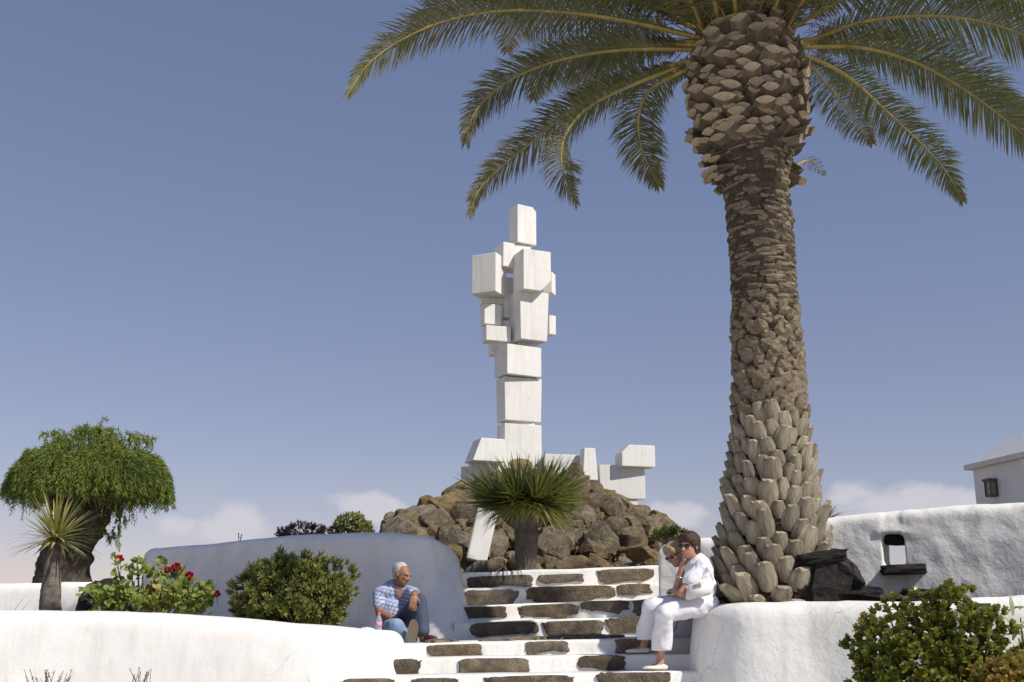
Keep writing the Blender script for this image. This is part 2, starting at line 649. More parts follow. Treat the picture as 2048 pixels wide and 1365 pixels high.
# ------------------------------------------------------------------ plaster wall builder
def catmull(pts, n=10):
    out = []
    P_ = [np.array(p, float) for p in pts]
    P_ = [2 * P_[0] - P_[1]] + P_ + [2 * P_[-1] - P_[-2]]
    for i in range(1, len(P_) - 2):
        for k in range(n):
            t = k / n
            a, b, c, d = P_[i - 1:i + 3]
            out.append(.5 * ((2 * b) + (-a + c) * t + (2 * a - 5 * b + 4 * c - d) * t * t + (-a + 3 * b - 3 * c + d) * t ** 3))
    out.append(P_[-2])
    return out


def sweep(g, path, zb, round_r=.12, prof_n=5):
    """path rows: x, y, ztop, half width at top, half width at the base"""
    ring_n = None
    b = len(g.v)
    for i, row in enumerate(path):
        x, y, zt, ht, hb = row
        a = path[max(i - 1, 0)]
        c = path[min(i + 1, len(path) - 1)]
        d = Vector((c[0] - a[0], c[1] - a[1], 0)).normalized()
        n = Vector((-d.y, d.x, 0))
        o = Vector((x, y, 0))
        r = min(round_r, ht * .95)
        sec = [(-hb, zb)]
        for k in range(prof_n + 1):
            t = math.pi / 2 * k / prof_n
            sec.append((-(ht - r) - r * math.cos(t), zt - r + r * math.sin(t)))
        sec += [(-q[0], q[1]) for q in sec[::-1]]
        ring_n = len(sec)
        for (s_, z) in sec:
            g.v.append(o + n * s_ + Vector((0, 0, z)))
    L = len(path)
    for i in range(L - 1):
        for k in range(ring_n):
            k2 = (k + 1) % ring_n
            g.face([b + i * ring_n + k, b + (i + 1) * ring_n + k, b + (i + 1) * ring_n + k2, b + i * ring_n + k2])
    g.face([b + k for k in range(ring_n)])
    g.face([b + (L - 1) * ring_n + k for k in range(ring_n)][::-1])


def wall_mesh(name, path, zb, voxel=.035, smooth=7, amp=.018, s=1.6, round_r=.12, o=0.0, extra=None):
    g = Geo()
    sweep(g, path, zb, round_r)
    if extra: extra(g)
    me = remeshed(g.v, g.f, voxel, smooth, name)
    displace(me, amp, s, o, 3)
    return me


# ------------------------------------------------------------------ ground and terraces
def sheet(name, x0, x1, y0, y1, z, mat, nx=2, ny=2, amp=0, s=1.0):
    vs, fs = [], []
    for j in range(ny + 1):
        for i in range(nx + 1):
            p = Vector((x0 + (x1 - x0) * i / nx, y0 + (y1 - y0) * j / ny, z))
            if amp: p.z += amp * fbm(p, s)
            vs.append(p)
    for j in range(ny):
        for i in range(nx):
            a = j * (nx + 1) + i
            fs.append([a, a + 1, a + nx + 2, a + nx + 1])
    return mesh_from(name, vs, fs, bool(amp))


gr = link('ground', sheet('ground', -3000, 3000, -3000, 3000, 0, None), M['ground'])
tag(gr, 'dusty beige forecourt and land out to the horizon', 'ground', kind='structure')


def terrace(name, label, poly, z, mat, amp=.03):
    """solid body of earth standing on the ground, with an uneven top"""
    bm = bmesh.new()
    vs = [bm.verts.new((x, y, z)) for x, y in poly]
    f = bm.faces.new(vs)
    r = bmesh.ops.extrude_face_region(bm, geom=[f])
    for v in [q for q in r['geom'] if isinstance(q, bmesh.types.BMVert)]: v.co.z = -.02
    bmesh.ops.recalc_face_normals(bm, faces=bm.faces)
    me = bpy.data.meshes.new(name)
    bm.to_mesh(me); bm.free()
    o = link(name, me, mat)
    return tag(o, label, 'ground', kind='structure')


terrace('garden_bed', 'pale soil bed behind the left front wall', [(-16, 11.05), (-6, 10.6), (-4, 10.35), (-1.75, 10.25), (-1.6, 11.0), (-1.6, 12.4), (-.9, 13.2), (-.9, 40), (-16, 40)], 1.40, M['soil'])
terrace('upper_terrace', 'earth terrace at the top of the stairs under the rock mound', [(-.95, 13.3), (1.75, 13.3), (1.9, 12.2), (12, 10.6), (12, 40), (-.95, 40)], 2.02, M['soil'])
pg = Geo()
gx, gy = 44, 30
for j in range(gy + 1):
    for i in range(gx + 1):
        u, v = i / gx, j / gy
        x = 1.55 + 7.0 * u
        ya = 9.75 - .30 * (x - 1.7)
        yb = 11.95 - .42 * (x - 1.6)
        y = ya + (yb - ya) * v
        z = 1.615 + .012 * (x - 1.6) + .10 * math.exp(-((x - 2.45) ** 2) / .9 - ((y - 9.95) ** 2) / .9) + .03 * fbm((x, y, 0), 3) + .015 * nz((x, y, 0), 20)
        pg.v.append(Vector((x, y, z)))
for j in range(gy):
    for i in range(gx):
        a = j * (gx + 1) + i
        pg.face([a, a + 1, a + gx + 2, a + gx + 1])
tag(link('cinder_bed', pg.mesh('cinder_bed', True), M['picon']), 'black volcanic cinder filling the planter round the palm', 'gravel', kind='stuff')

# ------------------------------------------------------------------ walls
Z = lambda px, py, Y: P(px, py, Y).z


def wrow(px, py, Y, ht, hb, dy=0.0):
    p = P(px, py, Y)
    return [p.x, p.y + dy, p.z, ht, hb]


# left front wall
fw = [[-9.0, 10.75, Z(0, 1222, 10.0), .27, .42], [-7, 10.55, Z(0, 1222, 10.0), .27, .42], wrow(0, 1221, 10.2, .27, .42, .25), wrow(260, 1225, 10.1, .27, .42, .25), wrow(440, 1235, 10.0, .28, .44, .25),
      wrow(580, 1247, 10.0, .29, .46, .22), wrow(690, 1257, 10.05, .29, .48, .2), wrow(745, 1262, 10.25, .28, .5, .12), [-1.42, 10.62, Z(765, 1268, 10.4), .22, .4]]
wall = thing('garden_wall', 'low sunlit white plaster wall filling the lower left corner', 'wall', (-5, 10.3, 0))
child('wall_body', wall_mesh('wall_body', catmull(fw, 12), -.02, .04, 8, .016, 1.3, .13, 1.0), M['plaster'], wall)

# low wall at far left, behind the yucca
bw = [[-13, 15.1, Z(0, 1165, 14.6), .22, .25], wrow(0, 1166, 14.6, .22, .25, .2), wrow(120, 1164, 14.5, .22, .25, .2), wrow(250, 1162, 14.4, .22, .25, .2), wrow(330, 1160, 14.3, .22, .25, .2)]
wall = thing('back_wall', 'low white wall at far left in front of the drooping tree', 'wall', (-7, 14.8, 1.3))
child('wall_body', wall_mesh('wall_body', catmull(bw, 10), 1.25, .05, 5, .014, 1.3, .08, 2.0), M['plaster'], wall)

# tall curved wall behind the seated man
cw = [wrow(292, 1096, 13.6, .22, .26, .25), wrow(400, 1086, 13.45, .22, .27, .25), wrow(520, 1075, 13.15, .23, .30, .25), wrow(650, 1067, 12.8, .24, .33, .25), wrow(760, 1064, 12.4, .25, .36, .25),
      wrow(822, 1066, 12.25, .25, .40, .27), [-.98, 12.66, Z(890, 1074, 12.5), .24, .42], [-.84, 12.95, Z(925, 1094, 12.9), .22, .38], [-.80, 13.25, Z(950, 1112, 13.2), .2, .33], [-.82, 13.7, Z(958, 1120, 13.6), .2, .3]]
wall = thing('curved_wall', 'tall curved white wall in palm shade behind the seated man', 'wall', (-2.5, 13, 1.0))
child('wall_body', wall_mesh('wall_body', catmull(cw, 14), .9, .04, 9, .02, 1.1, .13, 3.0, extra=lambda g: (g.capsule((-.74, 12.20, .95), (-.84, 12.75, 2.02), .46, .25), g.capsule((-.78, 12.6, 1.3), (-.80, 13.2, 1.75), .33, .24))), M['plaster'], wall)

# right planter wall with the rounded end the women sit on
pw = [[1.86, 10.45, Z(1420, 1212, 10.2), .20, .32], [1.80, 10.0, Z(1425, 1209, 9.8), .22, .42], [1.98, 9.62, Z(1470, 1205, 9.45), .24, .46], [2.5, 9.42, Z(1600, 1204, 9.2), .24, .44], wrow(1760, 1201, 9.0, .24, .42, .22), wrow(1900, 1196, 8.85, .24, .42, .22), wrow(2048, 1190, 8.7, .24, .42, .22), [6.2, 8.1, Z(2048, 1185, 8.6), .24, .42], [8.5, 7.6, Z(2048, 1185, 8.6), .24, .42]]
wall = thing('planter_wall', 'white plaster planter wall with rounded end in front of the palm', 'wall', (3, 9.4, 0))
child('wall_body', wall_mesh('wall_body', catmull(pw, 14), -.02, .035, 8, .02, 1.6, .15, 4.0), M['plaster_rough'], wall)
# dark block standing in for the shaded slot under the rim, far right
pd = P(1962, 1214, 8.62)
dg_ = Geo(); dg_.box((pd.x, pd.y + .10, pd.z), (.17, .30, .05), R(-13))
child('slot_shade_block', dg_.mesh('slot_shade_block'), M['basalt'], wall)

# right back wall with the small window
rw_l, rw_r = P(1338, 1083, 11.75), P(1665, 1036, 11.05)
WX = P(1808, 1095, 10.82)
rows = [[1.60, 12.12, Z(1340, 1089, 11.8), .19, .24], [1.85, 12.02, Z(1365, 1078, 11.75), .19, .24], [2.3, 11.85, Z(1430, 1066, 11.55), .2, .25], wrow(1665, 1034, 11.3, .2, .25, .2), wrow(1787, 1022, 11.05, .2, .25, .2), wrow(1830, 1019, 10.96, .2, .25, .2), wrow(2048, 1003, 10.5, .2, .25, .2), [6.3, 9.85, Z(2048, 1000, 10.4), .2, .25], [8.6, 9.0, Z(2048, 1000, 10.4), .2, .25]]
path = catmull(rows, 14)
rwx0, rwx1 = P(1787, 1095, 11.05).x, P(1830, 1095, 10.96).x
rwz0, rwz1 = Z(1808, 1129, 11.0), Z(1808, 1067, 11.0)


def split_path(path, x0, x1):
    def at(x):
        for a, b in zip(path, path[1:]):
            if a[0] <= x <= b[0]:
                t = (x - a[0]) / (b[0] - a[0])
                return [p + (q - p) * t for p, q in zip(a, b)]
    A, B = at(x0), at(x1)
    return ([r for r in path if r[0] < x0 - .002] + [A], [A, B], [B] + [r for r in path if r[0] > x1 + .002])


pa, pb, pc = split_path([list(r) for r in path], rwx0, rwx1)
g = Geo()
sweep(g, pa, .9, .10); sweep(g, pc, .9, .10)
e = .06
tt = (pb[1][1] - pb[0][1]) / (pb[1][0] - pb[0][0])
ext = lambda q: [[q[0][0] - e, q[0][1] - e * tt, *q[0][2:]], [q[1][0] + e, q[1][1] + e * tt, *q[1][2:]]]
up = [[*q[:3], q[3] * .9, q[4] * .9] for q in ext(pb)]
g2 = Geo(); sweep(g2, up, rwz1, .10)
for k in range(len(g2.v)):
    pass
g.add(g2.v, g2.f)
lo = [[*q[:2], rwz0, q[3] * .9, q[4] * .94] for q in ext(pb)]
sweep(g, lo, .9, .02)
me = remeshed(g.v, g.f, .024, 2, 'wall_body')
displace(me, .016, 1.8, 5.0, 4, .006, 7)
wall = thing('window_wall', 'tall rough white wall with small square opening behind the palm', 'wall', (4, 11.2, .9))
child('wall_body', me, M['plaster_rough'], wall)


# ------------------------------------------------------------------ rocks
def rock_mesh(name, seed, sub=3, planes=9, rough=.10, squash=(1, 1, 1)):
    rr = random.Random(seed)
    bm = bmesh.new()
    bmesh.ops.create_icosphere(bm, subdivisions=sub, radius=1)
    pl = []
    for _ in range(planes):
        d = Vector((rr.gauss(0, 1), rr.gauss(0, 1), rr.gauss(0, 1))).normalized()
        pl.append((d, rr.uniform(.45, .78)))
    o = rr.uniform(0, 50)
    for v in bm.verts:
        p = v.co.copy()
        for d, k in pl:
            q = p.dot(d)
            if q > k: p -= d * (q - k) * .97
        p *= 1 + rough * fbm(p, 1.6, o, 4) + .035 * nz(p, 7, o)
        v.co = Vector((p.x * squash[0], p.y * squash[1], p.z * squash[2]))
    me = bpy.data.meshes.new(name)
    bm.to_mesh(me); bm.free()
    me.polygons.foreach_set('use_smooth', [True] * len(me.polygons))
    try:
        me.set_sharp_from_angle(angle=R(17))
    except Exception:
        pass
    return me


def rough_block(name, seed, amp=.12):
    rr = random.Random(seed)
    bm = bmesh.new()
    bmesh.ops.create_cube(bm, size=2)
    bmesh.ops.subdivide_edges(bm, edges=bm.edges[:], cuts=7, use_grid_fill=True)
    o = rr.uniform(0, 50)
    for v in bm.verts:
        p = v.co.copy()
        m_ = max(abs(p.x), abs(p.y), abs(p.z))
        s_ = p.normalized() * 1.32
        p = p.lerp(s_, .28)
        v.co = p * (1 + amp * fbm(p, 1.5, o, 3)) + Vector((.12 * nz(p, .8, o), 0, .10 * nz(p, .9, o + 9)))
    me = bpy.data.meshes.new(name)
    bm.to_mesh(me); bm.free()
    me.polygons.foreach_set('use_smooth', [True] * len(me.polygons))
    me.set_sharp_from_angle(angle=R(30))
    return me


ROCKS = [rock_mesh('rock', 100 + i, 3, 13, .10) for i in range(14)]

# sill and lintel stones of the small window
sp = P(1812, 1139, 10.86)
o = link('sill', rough_block('sill', 31), M['basalt'], wall)
o.location = Vector((sp.x, sp.y + .06, sp.z)) - wall.location; o.scale = (.195, .13, .045); o.rotation_euler = (0, R(-1.5), R(-13))
sp = P(1808, 1077, 11.0)
o = link('lintel', rough_block('lintel', 32), M['basalt'], wall)
o.location = Vector((sp.x, sp.y + .22, sp.z)) - wall.location; o.scale = (.115, .12, .05); o.rotation_euler = (0, 0, R(-13))

# ------------------------------------------------------------------ stairs
stairs = thing('staircase', 'white plastered stairs with dark stones set in the risers', 'stairs', (.2, 9.5, 0))
# (left px, left py, right px, right py, Y, [stones: x0, x1, top y, bottom y])
STEPS = [
    (925, 1146, 1340, 1129, 13.05, [(935, 1068, 1151, 1175), (1076, 1168, 1148, 1167), (1197, 1305, 1138, 1163)]),
    (915, 1178, 1345, 1165, 12.70, [(927, 1033, 1179, 1213), (1052, 1228, 1172, 1201), (1236, 1303, 1168, 1189)]),
    (918, 1213, 1350, 1196, 12.35, [(918, 1015, 1213, 1238), (1037, 1155, 1209, 1234), (1162, 1258, 1198, 1220), (1264, 1312, 1199, 1229)]),
    (932, 1245, 1352, 1231, 12.00, [(941, 1077, 1244, 1273), (1088, 1208, 1241, 1270), (1215, 1300, 1233, 1264)]),
    (760, 1290, 1345, 1274, 10.55, [(763, 800, 1286, 1311), (855, 966, 1288, 1313), (1050, 1137, 1282, 1307), (1227, 1312, 1277, 1306)]),
    (735, 1318, 1350, 1308, 10.15, [(755, 839, 1318, 1353), (918, 1058, 1316, 1353), (1157, 1254, 1311, 1341)]),
    (650, 1356, 1365, 1342, 9.75, [(685, 786, 1357, 1383), (822, 915, 1356, 1385), (972, 1147, 1351, 1384), (1193, 1345, 1343, 1378)]),
]
for k in range(7):      # the flight goes on down to the forecourt, below the frame
    y = 9.35 - .4 * k
    zl = Z(700, 1355, 9.75) - (.143 * (k + 1))
    if zl < .05: break
    def py_for(z, px):
        lo_, hi_ = 1300, 2600
        for _ in range(40):
            mid = (lo_ + hi_) / 2
            if Z(px, mid, y) > z: lo_ = mid
            else: hi_ = mid
        return lo_
    xl, xr = -1.75 - .05 * k, 1.55 - .0 * k
    pxl, pxr = proj((xl, y, zl))[0], proj((xr, y, zl))[0]
    pyl, pyr = py_for(zl, pxl), py_for(zl + .03, pxr)
    st = []
    x = xl + .15
    while x < xr - .5:
        w = random.uniform(.35, .7)
        a = proj((x, y, zl)); b = proj((x + w, y, zl - .11))
        st.append((a[0], b[0], a[1], b[1]))
        x += w + random.uniform(.1, .4)
    STEPS.append((pxl, pyl, pxr, pyr, y, st))


def stone_slab(name, w, h, seed):
    """irregular stone face: w x h in x, z; rough front towards -y; origin at the centre"""
    rr = random.Random(seed)
    n = 48
    o = rr.uniform(0, 99)
    out = []
    for k in range(n):
        a = 2 * math.pi * k / n
        ca, sa = math.cos(a), math.sin(a)
        ex = .34 if sa > 0 else .5
        x = w / 2 * math.copysign(abs(ca) ** ex, ca)
        z = h / 2 * math.copysign(abs(sa) ** ex, sa)
        j = nz((ca * 1.6, sa * 1.6, 0), 1.0, o) * .42 + nz((ca * 5, sa * 5, 3), 1.0, o) * .20 + nz((ca * 11, sa * 11, 5), 1.0, o) * .08
        if sa > .3: j = -abs(j) * .30
        x *= 1 + j * min(1, h / w * 1.5); z *= 1 + j * 1.3
        if sa < 0: z *= 1 + .55 * nz((x * 5.5, 2, 1), 1.0, o) + .18 * nz((x * 19, 5, 1), 1.0, o)
        out.append((x, z))
    vs, fs = [], []
    rings = [(1.0, .10), (1.0, -.004), (.955, -.017), (.7, -.023), (.35, -.026)]
    for s_, y in rings:
        for k, (x, z) in enumerate(out):
            zz = z * s_ if s_ < 1 else z
            vs.append(Vector((x * s_, y + .012 * nz((x * s_, zz, y), 9, o) * (1 if y < 0 else 0), zz)))
    L = len(rings)
    for i in range(L - 1):
        for k in range(n):
            k2 = (k + 1) % n
            fs.append([i * n + k, i * n + k2, (i + 1) * n + k2, (i + 1) * n + k])
    fs.append([(L - 1) * n + k for k in range(n)])
    fs.append([k for k in range(n)][::-1])
    me = mesh_from(name, vs, fs, True)
    try: me.set_sharp_from_angle(angle=R(45))
    except Exception: pass
    return me


seed = 0
for i, (xl, yl, xr, yr, Y, stones) in enumerate(STEPS):
    A, B = P(xl, yl, Y), P(xr, yr, Y)
    A.x -= .12; B.x += .25
    depth = 1.65 if i == 4 else (.55 if i else .42)
    slope = (B.z - A.z) / (B.x - A.x)
    g = Geo()
    zb = min(A.z, B.z) - (.36 if i < 4 else .5)
    nx = 26
    sec = [(0.0, zb), (0.0, -.03), (.004, -.012), (.018, -.002), (.04, 0), (depth, 0), (depth, zb)]
    for k in range(nx + 1):
        x = A.x + (B.x - A.x) * k / nx
        zt = A.z + slope * (x - A.x) + .010 * nz((x, i * 3.1, 0), 2.2)
        yy = Y + .022 * nz((x, i * 5.7, 2), 1.7)
        for (dy, dz) in sec:
            g.v.append(Vector((x, yy + dy, dz if dz == zb else zt + dz)))
    n = len(sec)
    for k in range(nx):
        for q in range(n - 1):
            a = k * n + q
            g.face([a, a + n, a + n + 1, a + 1])
    sm = g.mesh('step', True)
    step = child('step', sm, M['plaster_rough'], stairs)
    for (x0, x1, y0, y1) in stones:
        a, b = P(x0, y0, Y), P(x1, y1, Y)
        seed += 1
        w, h = (b.x - a.x), (a.z - b.z)
        xm = (a.x + b.x) / 2
        top = A.z + slope * (xm - A.x)
        me = stone_slab('stone', w, h, seed)
        s_ = link('stone', me, M['step_stone'], step)
        s_.location = Vector((xm, Y + .022 * nz((xm, i * 5.7, 2), 1.7) - .002, min(a.z, top + .006) - h / 2)) - stairs.location - step.location
        s_.rotation_euler = (0, -math.atan(slope) * .9, 0)
# paving stones lying flush in the landing
L5 = STEPS[4]
A, B = P(L5[0], L5[1], 10.55), P(L5[2], L5[3], 10.55)
sl = (B.z - A.z) / (B.x - A.x)
for (px, w, y, d) in ((885, .28, 11.05, .28), (1050, .42, 11.2, .3), (990, .3, 10.8, .2), (1180, .5, 11.1, .34), (1140, .36, 11.6, .22)):
    p = P(px, 1280, y)
    seed += 1
    s_ = link('paving_stone', stone_slab('paving_stone', w, d, seed), M['step_stone'], stairs)
    s_.location = Vector((p.x, y, A.z + sl * (p.x - A.x) + .004)) - stairs.location
    s_.rotation_euler = (R(-90), -math.atan(sl), 0)

# ------------------------------------------------------------------ rock mound
mound = thing('rock_mound', 'mound of brown lava stones below the white sculpture', 'rock mound', (.2, 19, 2.0))
MC = Vector((.25, 22.3))


def mound_h(x, y):
    rx = 4.4 if x < MC.x else 4.1
    ry = 7.9 if y < MC.y else 7.0
    r = math.hypot((x - MC.x) / rx, (y - MC.y) / ry)
    if r >= 1: return 0.0
    right = max(0.0, (x - MC.x) / 4.4)
    e = 1.12 + .5 * right
    return 2.34 * (1 - r ** e)


g = Geo()
nx, ny = 90, 110
for j in range(ny + 1):
    for i in range(nx + 1):
        x = MC.x - 5.2 + 9.8 * i / nx
        y = MC.y - 8.1 + 15.2 * j / ny
        h = mound_h(x, y)
        p = Vector((x, y, 0))
        d = (.20 * fbm(p, 1.1, 4, 4) + .10 * abs(nz(p, 3, 9))) if h > .02 else 0
        g.v.append(Vector((x, y, 2.0 + h + d - .16)))
for j in range(ny):
    for i in range(nx):
        a = j * (nx + 1) + i
        g.face([a, a + 1, a + nx + 2, a + nx + 1])
child('rubble_core', g.mesh('rubble_core', True), M['lava_core'], mound)
rr = random.Random(11)
spots = []
tries = 0
while len(spots) < 285 and tries < 60000:
    tries += 1
    x = rr.uniform(MC.x - 4.6, MC.x + 4.0)
    y = rr.uniform(MC.y - 7.9, MC.y - .2)
    h = mound_h(x, y)
    if h <= .0: continue
    px, py, d = proj((x, y, 2 + h))
    if not (770 < px < 1330 and 940 < py < 1170): continue
    left = px < 950
    r = (.10 + .26 * rr.random() ** 1.8) * (1.15 if y < 17 else 1.0)
    if len(spots) < 55: r = rr.uniform(.20, .31)
    if left: r *= 1.15
    ok = True
    for (a, b, q) in spots:
        if (a - x) ** 2 + (b - y) ** 2 < ((q + r) * .72) ** 2:
            ok = False; break
    if ok: spots.append((x, y, r))
for (x, y, r) in spots:
    h = mound_h(x, y)
    o = link('rock', ROCKS[rr.randrange(14)], M['lava'], mound)
    o.location = Vector((x, y, 2.0 + h + r * .22)) - mound.location
    k = r * 1.12
    o.scale = (k * rr.uniform(.95, 1.35), k * rr.uniform(.8, 1.1), k * rr.uniform(.75, 1.05))
    o.rotation_euler = (rr.uniform(-.5, .5), rr.uniform(-.5, .5), rr.uniform(0, 6.3))
# small rubble between the stones, too small to pick apart
g = Geo()
for k in range(1500):
    x = rr.uniform(MC.x - 4.4, MC.x + 4.2); y = rr.uniform(MC.y - 7.8, MC.y)
    h = mound_h(x, y)
    if h <= 0 or proj((x, y, 2 + h))[0] > 1318: continue
    r = rr.uniform(.03, .10)
    b = len(g.v)
    c = Vector((x, y, 2.0 + h + rr.uniform(-.06, .06)))
    for q in ((1, 0, 0), (-1, 0, 0), (0, 1, 0), (0, -1, 0), (0, 0, 1), (0, 0, -1)):
        g.v.append(c + Vector(q) * r * rr.uniform(.7, 1.4) + Vector((rr.gauss(0, .3), rr.gauss(0, .3), rr.gauss(0, .3))) * r)
    for f in ((0, 2, 4), (2, 1, 4), (1, 3, 4), (3, 0, 4), (2, 0, 5), (1, 2, 5), (3, 1, 5), (0, 3, 5)): g.face([b + i for i in f])
so = child('rubble', g.mesh('rubble'), M['lava'], mound); so['kind'] = 'stuff'
# larger single rocks that stand out in the outline
for (px, py, Y, sx, sz) in ((874, 1006, 21.5, .13, .12), (925, 985, 21.8, .34, .26), (1150, 958, 20.6, .22, .24), (1130, 962, 20.7, .15, .2), (800, 1056, 19.5, .3, .2), (905, 1015, 20.0, .5, .3), (850, 1040, 19.0, .55, .28)):
    p = P(px, py, Y)
    o = link('rock', ROCKS[rr.randrange(14)], M['lava'], mound)
    o.location = p - mound.location
    o.scale = (sx * 1.2, sx, sz * 1.25)
    o.rotation_euler = (rr.uniform(-.3, .3), rr.uniform(-.3, .3), rr.uniform(0, 6.3))

# ------------------------------------------------------------------ block sculpture on the mound (plain stand-in)
SY = 26.5
sb = P(1040, 965, SY)
sculpt = thing('block_sculpture', 'tall white sculpture of stacked plain blocks on the rock mound', 'sculpture', (sb.x, SY, 2.0))


def block(x0, x1, y0, y1, rz, dep=None, dY=0.0, top=(1, 1), shift=(0, 0), name='block', bev=.018, cut=None):
    """block that covers the photo box x0..x1, y0..y1; rz turns it so that two sides show"""
    Y = SY + dY
    a, b = P(x0, y0, Y), P(x1, y1, Y)
    W, H = b.x - a.x, a.z - b.z
    d = dep if dep else W * .75
    c_, s_ = abs(math.cos(rz)), abs(math.sin(rz))
    w = max(.12, (W - d * s_) / c_)
    bm = bmesh.new()
    g = Geo()
    g.box((0, 0, 0), (w, d, H), 0, 0, top, shift)
    vs = [bm.verts.new(v) for v in g.v]
    for f in g.f: bm.faces.new([vs[q] for q in f])
    if cut:
        bmesh.ops.bisect_plane(bm, geom=bm.verts[:] + bm.edges[:] + bm.faces[:], plane_co=Vector(cut[0]) * Vector((w, d, H)) if False else Vector((cut[0][0] * w, cut[0][1] * d, cut[0][2] * H)), plane_no=Vector(cut[1]), clear_outer=True)
        bmesh.ops.holes_fill(bm, edges=bm.edges[:])
    bmesh.ops.recalc_face_normals(bm, faces=bm.faces)
    bmesh.ops.bevel(bm, geom=bm.edges[:], offset=bev, segments=2, affect='EDGES', profile=.6)
    me = bpy.data.meshes.new(name)
    bm.to_mesh(me); bm.free()
    o = link(name, me, M['limewash'], sculpt)
    o.location = Vector(((a.x + b.x) / 2, Y, (a.z + b.z) / 2)) - sculpt.location
    o.rotation_euler = (0, 0, rz)
    return o


block(1018, 1073, 417, 492, R(32), .40, name='top_block', cut=((.30, 0, .5), (.7, 0, .72)))
block(1036, 1052, 486, 502, R(20), .18, name='peg')
block(988, 1062, 494, 542, R(28), .5)
block(944, 1012, 515, 592, R(-24), .6, -.25, top=(1, 1))
block(1026, 1102, 508, 588, R(24), .62, -.35, cut=((.5, 0, -.22), (.75, 0, -.7)))
block(1000, 1040, 560, 640, R(15), .4, .2)
block(1020, 1094, 590, 686, R(26), .6, -.1, top=(1.12, 1.1))
block(1085, 1112, 548, 590, R(-20), .3, .3)
block(1086, 1112, 634, 672, R(30), .3, .25)
block(958, 1008, 588, 612, R(10), .4, .15)
block(960, 1002, 612, 652, R(20), .34, -.1)
block(974, 1030, 645, 662, R(-8), .35, .2)
block(964, 1022, 656, 686, R(16), .4, -.15)
block(976, 1032, 684, 712, R(12), .4, .1)
block(1030, 1062, 680, 702, R(12), .3, .1, name='peg')
block(989, 1083, 697, 756, R(30), .62, -.1)
block(1010, 1066, 750, 766, R(12), .3, 0, name='peg')
block(994, 1082, 760, 846, R(24), .5, 0, top=(1.06, 1.04))
block(1006, 1070, 842, 856, R(12), .3, 0, name='peg')
block(994, 1084, 852, 985, R(22), .5, 0)
block(928, 1012, 880, 926, R(22), .6, -.6, top=(.72, .9), shift=(.10, 0))
block(936, 1010, 922, 985, R(10), .5, -.2)
block(922, 965, 935, 1000, R(-18), .4, .1)
block(1080, 1166, 912, 985, R(12), .5, .1)
block(1156, 1196, 898, 962, R(18), .3, -.25, top=(.72, .9))
block(1170, 1210, 950, 1000, R(8), .3, .1)
block(1192, 1290, 933, 1000, R(8), .45, .05)
block(1230, 1310, 893, 936, R(16), .45, -.1, cut=((-.5, 0, .12), (-.72, 0, .72)))
block(1215, 1275, 990, 1050, R(8), .45, .1)
block(1225, 1330, 1030, 1100, R(8), .5, .2)
# leaning white slab in front of the mound
pa_, pb_ = P(968, 1028, 15.6), P(950, 1118, 14.9)
bm = bmesh.new()
bmesh.ops.create_cube(bm, size=1)
for v in bm.verts: v.co = Vector((v.co.x * .27, v.co.y * .12, v.co.z * .70))
bmesh.ops.bevel(bm, geom=bm.edges[:], offset=.012, segments=2, affect='EDGES')
me = bpy.data.meshes.new('leaning_slab'); bm.to_mesh(me); bm.free()
o = link('leaning_slab', me, M['limewash'])
o.location = P(964, 1072, 15.0)
d = P(970, 1030, 15.12) - P(952, 1115, 14.92)
o.rotation_euler = (R(-9), math.atan2(d.x, d.z) + R(2), R(4))
tag(o, 'white slab leaning on the lava stones left of the stubby spiky tree', 'slab')

# ------------------------------------------------------------------ white house far right
house = thing('white_house', 'white house corner with hipped roof above the right wall', 'house', (10, 19, 2.0))
ez = Z(1940, 940, 20)
HA = P(1950, 980, 20)
hd = Vector((.55, -3.0, 0)).normalized()
hn = Vector((-hd.y, hd.x, 0))
hn = -hn if hn.x < 0 else hn


def hpoly(inset, ln=9.0, wd=7.0):
    a = Vector((HA.x, HA.y, 0)) - hd * (-inset) + hn * inset
    b = Vector((HA.x, HA.y, 0)) + hd * (ln - inset) + hn * inset
    c = Vector((HA.x, HA.y, 0)) + hd * (ln - inset) + hn * (wd - inset)
    d_ = Vector((HA.x, HA.y, 0)) - hd * (-inset) + hn * (wd - inset)
    return [a, b, c, d_]


def prism(g, p0, z0, p1, z1, m=0):
    vs = [Vector((p.x, p.y, z0)) for p in p0] + [Vector((p.x, p.y, z1)) for p in p1]
    g.add(vs, [[3, 2, 1, 0], [4, 5, 6, 7], [0, 1, 5, 4], [1, 2, 6, 5], [2, 3, 7, 6], [3, 0, 4, 7]], m)


def recalc(me):
    bm = bmesh.new(); bm.from_mesh(me)
    bmesh.ops.recalc_face_normals(bm, faces=bm.faces)
    bm.to_mesh(me); bm.free()
    return me


g = Geo(); prism(g, hpoly(0), 1.5, hpoly(0), ez - .001)
child('wall', recalc(g.mesh('wall')), M['house'], house)
g = Geo(); prism(g, hpoly(-.11), ez, hpoly(-.11), ez + .09)
child('eave', recalc(g.mesh('eave')), M['eave'], house)
g = Geo(); prism(g, hpoly(.0), ez + .087, hpoly(.42), ez + .50)
rf = child('roof', recalc(g.mesh('roof')), M['house'], house)
g = Geo(); prism(g, hpoly(.424), ez + .496, hpoly(2.6), ez + .86)
child('roof_cap', recalc(g.mesh('roof_cap')), M['house'], house)
